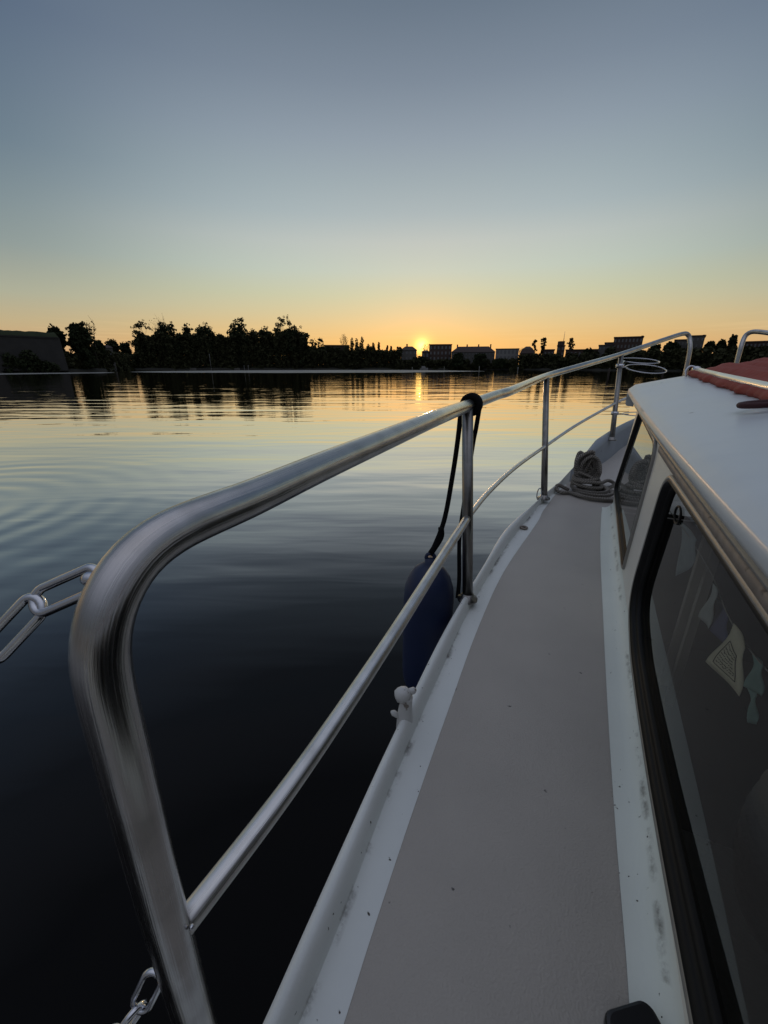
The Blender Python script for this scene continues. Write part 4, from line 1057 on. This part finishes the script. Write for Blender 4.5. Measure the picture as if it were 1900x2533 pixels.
# lanyard: over the top rail with a hitch, down to the fender
rt = P1t; axr = (at_h(1226, 979, .533) - at_h(980, 1060, .535)).normalized(); e = ftop + Vector((0, 0, .025))
lan = MB(); up = Vector((0, 0, 1)); nr = axr.cross(up).normalized()       # nr points to starboard side
loopc = rt + axr * .030
def rnd(k, off, R_=.0225): a = 2 * math.pi * k; return loopc + axr * off + (nr * math.cos(a) + up * math.sin(a)) * R_
coil = []
for i in range(50):
    f = i / 49; coil.append(rnd(f * 2.6 - .3, -.008 + .016 * f))
# outboard leg goes to the eyelet, inboard leg drops beside the post and back to the fender
pa = [coil[0]]
leg1 = catmull([rnd(.5, -.012), loopc - nr * .03 + Vector((0, 0, -.09)), at_d(1119, 1180, 1.115), at_d(1098, 1290, 1.125), e], 8)
lan.tube(coil, .0078, 10)
lan.tube(leg1, .0068, 10)
leg2 = catmull([rnd(.0, .004), loopc + nr * .018 + Vector((0, 0, -.06)), at_d(1170, 1100, 1.12), at_d(1150, 1230, 1.17), at_d(1137, 1330, 1.17), at_d(1136, 1430, 1.16), at_d(1132, 1480, 1.15)], 8)
lan.tube(leg2, .006, 10)
m2 = at_d(1090, 1330, 1.125)
lan.tube(catmull([m2 + Vector((0, 0, .03)), m2, e + Vector((0, 0, .006))], 5), .0085, 10)
lo = lan.build('fender_rope', M['black_rope'], None); tag(lo, 'black rope hitched over the top rail, holding the navy fender', 'rope')

# mooring line in a heap
RC = at_h(1462, 1222, .0); rs = random.Random(3)
RP = []
def loop(cx, cy, zc, rx, ry, tilt, n, ph=0, wob=.12):
    for k in range(n):
        a = ph + 2 * math.pi * k / n
        v = Vector((rx * math.cos(a) * (1 + rs.uniform(-wob, wob) * .4), ry * math.sin(a) * (1 + rs.uniform(-wob, wob) * .4), 0))
        v = Matrix.Rotation(tilt[0], 3, 'X') @ (Matrix.Rotation(tilt[1], 3, 'Y') @ v)
        RP.append(RC + Vector((cx, cy, zc)) + v)
rd = .0088
loop(.02, -.03, .010, .100, .095, (0, 0), 10)
loop(.005, .00, .014, .085, .070, (0.0, 0.03), 9, .5)
loop(-.005, .02, .028, .080, .075, (.08, 0), 9, .2)
loop(-.012, .03, .044, .068, .062, (.05, .08), 8, .6)
loop(-.016, .035, .060, .060, .055, (-.06, .05), 8, .1)
loop(-.020, .040, .076, .054, .050, (.08, -.08), 8, .4)
for q in range(9):                                            # upright bight wrapped into a hank
    loop(-.020 + rs.uniform(-.018, .018), .045 + rs.uniform(-.022, .022), .126 + rs.uniform(-.012, .016), .046 + rs.uniform(-.010, .008), .056, (1.45 + rs.uniform(-.35, .35), rs.uniform(-.5, .5)), 8, rs.uniform(0, 6), .3)
m = MB(); m.tube(catmull(RP, 5), rd, 9)
# the loose tail and the bight to the right
tail = catmull([RC + Vector(p) for p in ((-.10, .03, .012), (-.150, .035, .035), (-.165, .02, .02), (-.150, -.005, .010), (-.11, -.01, .010), (-.085, -.06, .010), (-.03, -.105, .010), (.04, -.11, .010), (.09, -.08, .010))], 6)
m.tube(tail, rd, 9)
tail2 = catmull([RC + Vector(p) for p in ((.02, .03, .03), (.07, .06, .035), (.12, .085, .045), (.15, .08, .03), (.12, .05, .02), (.07, .03, .02), (.03, .0, .02))], 6)
m.tube(tail2, rd, 9)
ro = m.build('rope_coil', M['rope'], None); tag(ro, 'grey mooring rope heaped in coils on the foredeck beside the quarter window', 'rope')
m = MB(); m.lathe(at_h(1478, 1232, .004), [(.02, 0), (.02, .012), (.008, .03), (.02, .04), (.018, .048)], 14); 

# red canvas cover folded on the roof
cv = empty('canvas_cover', W(CS, 1.2, .58)); tag(cv, 'folded brick red canvas cover lying on the white cabin roof', 'canvas cover')
def canvas():
    rows = []; n = 150; mt = 60
    for j in range(mt + 1):
        t = -.9 + (1.955 + .9) * j / mt; row = []
        for i in range(n + 1):
            f = i / n; s = .356 + (2 * CS - 2 * .356) * f
            base = roof_h(min(s, 2 * CS - s), t) + .004
            edge = min(1, min(f, 1 - f) * 26)
            lift = .014 * edge ** .5 + .012 * math.sin(math.pi * f)
            fold = .0085 * abs(math.sin(f * 30 + .8 * math.sin(t * 3) + .3 * math.sin(t * 9))) * edge + .003 * math.sin(f * 120 + t * 9)
            wr = .0035 * math.sin(t * 60 + 5 * math.sin(f * 40)) * (1 if f < .06 or f > .94 else .15)
            endf = min(1, (1.955 - t) / .07); 
            ds = (.012 * math.sin(t * 21) + .006 * math.sin(t * 47)) * (1 - edge) if f < .5 else 0
            row.append(W(s + ds - .01 * (1 - edge), t, base + (lift + fold + wr) * max(.05, endf) ** .5))
        rows.append(row)
    # overhanging hem
    m = MB(); m.grid(rows, flip=True); m.build('canvas', M['red'], cv)
    hem = MB(); hr = []
    for j in range(181):
        t = -.9 + 2.84 * j / 180; c_ = roof_h(.335, t)
        wv = .006 * math.sin(t * 33) + .003 * math.sin(t * 71 + 1)
        g_ = .0025 * math.sin(t * 140 + 4 * math.sin(t * 17))
        hr.append([W(.362, t, c_ + .020), W(.348, t, c_ + .024), W(.338 + wv * .4 + g_, t, c_ + .018), W(.331 + wv * .6 + g_ * 1.5, t, c_ + .009), W(.334 + wv * .6 + g_, t, c_ + .001), W(.36, t, c_ + .001)])
    hem.grid(hr, flip=False); hem.build('hem', M['red'], cv)
    for k in range(9):                                    # gathers crossing the hem
        t = .75 + k * .14
    tb = MB(); ta = W(.352, 1.935, .628); tb_ = W(.352, -.6, .585)
    pA = at_s(1722, 915, .352); pB = at_s(1900, 957, .352); sB, tB = ST(pB); sA, tA = ST(pA)
    hA, hB = pA.z - DECK, pB.z - DECK; sl_ = (hA - hB) / (tA - tB)
    tb.tube([W(.352, tA, hA), W(.352, (tA + tB) / 2, (hA + hB) / 2 - .001), W(.352, tB, hB), W(.352, -.6, hB + .3 * sl_ * (-.6 - tB))], .0095, 20)
    tb.build('frame_tube', M['pale_tube'], cv)
    hk = MB(); q = W(.352, tA, hA)
    hk.lathe(q, [(.013, -.02), (.0135, 0), (.013, .014)], 14, W(0, 1, 0) - W(0, 0, 0))
    hk.tube(catmull([q + Vector((0, 0, .008)), q + Vector((-.018, .01, .012)), q + Vector((-.030, .01, -.006)), q + Vector((-.028, .0, -.03))], 5), .004, 8); hk.build('end_hook', M['chrome'], cv)
    return tA, hA
canvas()
# strap loop on the roof
d = .3
while d < 3:                                            # where the sight line meets the roof
    q = at_d(1876, 999, d)
    if q.z - DECK < roof_h(ST(q)[0], ST(q)[1]) + .014: break
    d += .002
sq, tq = ST(q); print('strap', sq, tq)
m = MB(); P = []
for k in range(24):
    a = 2 * math.pi * k / 24; P.append(W(sq + .004 + .030 * math.cos(a), tq + .024 * math.sin(a), roof_h(sq, tq) + .014 + .004 * math.cos(a)))
m.tube(P, .0055, 10, closed=True); st_ = m.build('strap', M['darkred'], None); tag(st_, 'dark red strap loop lying on the roof beside the canvas hem', 'strap')

# pennants strung inside the cabin behind the long window
SI = .222
line = catmull([at_s(1655, 1262, SI), at_s(1700, 1322, SI), at_s(1760, 1420, SI), at_s(1800, 1520, SI), at_s(1850, 1600, SI), at_s(1905, 1665, SI), at_s(1990, 1740, SI)], 6)
m = MB(); m.tube(line, .0009, 6); ln_ = m.build('cord', M['post_grey'], None); tag(ln_, 'thin cord strung inside the cabin window, carrying small pennants', 'cord')
def flag(px, col, label, ds=0.0, marks=None):
    mt_ = pmat('flag_cloth', col, .9, var=.2, scale=60)
    c = [at_s(u, v, SI + ds) for u, v in px]; n = 8; rows = []
    for i in range(n + 1):
        f = i / n; row = []
        for j in range(n + 1):
            g_ = j / n; a = c[0].lerp(c[1], g_); b_ = c[3].lerp(c[2], g_); p = a.lerp(b_, f)
            row.append(p + (W(1, 0, 0) - W(0, 0, 0)) * (.003 * math.sin(f * 5 + g_ * 4)))
        rows.append(row)
    m = MB(); m.grid(rows); k = len(m.V)
    o = m.build('pennant', mt_, None); tag(o, label, 'pennant', 'pennants on the cord inside the window')
    o.modifiers.new('thickness', 'SOLIDIFY').thickness = .0006
    if marks:
        mm = MB()
        for (f0, g0, f1, g1) in marks:
            def q(f, g_):
                a = c[0].lerp(c[1], g_); b_ = c[3].lerp(c[2], g_); return a.lerp(b_, f) + (W(1, 0, 0) - W(0, 0, 0)) * (.003 * math.sin(f * 5 + g_ * 4) - .0012)
            mm.tube([q(f0 + (f1 - f0) * k / 4, g0 + (g1 - g0) * k / 4) for k in range(5)], .00045, 5)
        mm.build('print', M['rubber'], o)
    return o
txt = [(.3, .2, .3, .8), (.3, .2, .85, .2), (.85, .2, .85, .8), (.3, .8, .85, .8)]
rr_ = random.Random(4)
for i in range(7):
    g0 = .26
    while g0 < .74:
        w_ = rr_.uniform(.02, .07); f_ = .36 + i * .068; txt.append((f_, g0, f_ + rr_.uniform(-.02, .02), min(.76, g0 + w_))); g0 += w_ + .025
flag([(1686, 1292), (1728, 1335), (1712, 1398), (1676, 1426)], (.25, .31, .34), 'small blue grey pennant farthest forward on the cord')
flag([(1764, 1443), (1779, 1478), (1750, 1555), (1733, 1526)], (.40, .44, .44), 'narrow light grey pennant second on the cord', -.004)
flag([(1772, 1478), (1808, 1532), (1790, 1600), (1762, 1560)], (.07, .08, .19), 'dark blue pennant half behind the cream pennant', .004)
flag([(1816, 1542), (1850, 1604), (1826, 1722), (1752, 1638)], (.66, .63, .48), 'cream pennant printed with small dark script, largest on the cord', -.003, txt)
flag([(1862, 1618), (1896, 1650), (1880, 1722), (1848, 1700)], (.19, .32, .30), 'teal green pennant hanging right of the cream pennant', 0)
flag([(1848, 1700), (1880, 1722), (1866, 1790), (1858, 1790)], (.19, .32, .30), 'pointed lower tail of the teal green pennant', 0)
# ribbed form behind the glass, in place of the dark shape there, low at the right
def ribbed_form():
    root = empty('ribbed_form', W(.50, .30, -.5)); tag(root, 'dark ribbed form inside the cabin, at the right edge of the window', 'ribbed_form')
    c = at_s(1838, 2050, .30); s0, t0 = ST(c); h0 = c.z - DECK; rows = []
    for i in range(49):
        f = i / 48; row = []
        for j in range(17):
            a = -1.9 + 3.8 * j / 16
            w_ = .075 * math.sin(math.pi * min(.98, .1 + f * .85)) ** .5
            rib = .003 * math.sin(f * 90)
            row.append(W(s0 + .08 - (w_ + rib) * math.cos(a * .8), t0 + (w_ + rib) * math.sin(a * .8) * 1.2, h0 + .16 - .34 * f))
        rows.append(row)
    m = MB(); m.grid(rows); m.build('upright_form', M['form_cloth'], root)
    m = MB(); m.box(W(s0 + .13, t0 - .02, h0 - .28), (.34, .36, .09), Matrix.Rotation(-A_, 3, 'Z')); m.build('form_cloth', M['form_cloth'], root, False)
for k_, (ua, ub) in enumerate(((1641, 1768), (1668, 1798))):
    a_ = at_s(ua, 1690, .262); b_ = at_s(ub, 1300, .262); sA_, tA_ = ST(a_)
    m = MB(); m.box(W(.262, tA_, .20), (.014, .016, .50), Matrix.Rotation(-A_, 3, 'Z')); m.build('cabin_post', M['pale_tube'], boat, False)
ribbed_form()

# black rounded case lying on the inner border
c = at_h(1552, 2545, .012); pc = at_h(1489, 2502, .02); pd = at_h(1596, 2470, .02)
ux = (pd - pc); ux.z = 0; ux.normalize(); uy = Vector((ux.y, -ux.x, 0))
wd = (pd - pc).length + .004; ln2 = .11; m = MB(); rows = []
def rrect(w_, l_, r_, n=6):
    out = []
    for cx_, cy_, a0 in ((1, 1, 0), (-1, 1, 90), (-1, -1, 180), (1, -1, 270)):
        for k in range(n + 1):
            a = rad(a0 + 90 * k / n); out.append((cx_ * (w_ / 2 - r_) + r_ * math.cos(a), cy_ * (l_ / 2 - r_) + r_ * math.sin(a)))
    return out
lay = [(.003, -.007), (.0008, -.0062), (0, -.004), (0, .004), (.0008, .0062), (.003, .007)]
VV = []
for ins, zz in lay: VV += [(x, y, zz) for x, y in rrect(wd - ins * 2, ln2 - ins * 2, .011)]
nn_ = 28; FF = [(i * nn_ + k, i * nn_ + (k + 1) % nn_, (i + 1) * nn_ + (k + 1) % nn_, (i + 1) * nn_ + k) for i in range(len(lay) - 1) for k in range(nn_)]
FF += [tuple(range(nn_ - 1, -1, -1)), tuple((len(lay) - 1) * nn_ + k for k in range(nn_))]
pr = mesh('case', VV, FF, M['black_plastic'], None, False); mid = (pc + pd) / 2 + uy * ln2 / 2
pr.location = (mid.x, mid.y, DECK + .016); pr.rotation_euler = (0, 0, math.atan2(ux.y, ux.x))
tag(pr, 'black rounded plastic case lying at the foot of the cabin side', 'case')
print('objects', len(bpy.data.objects))
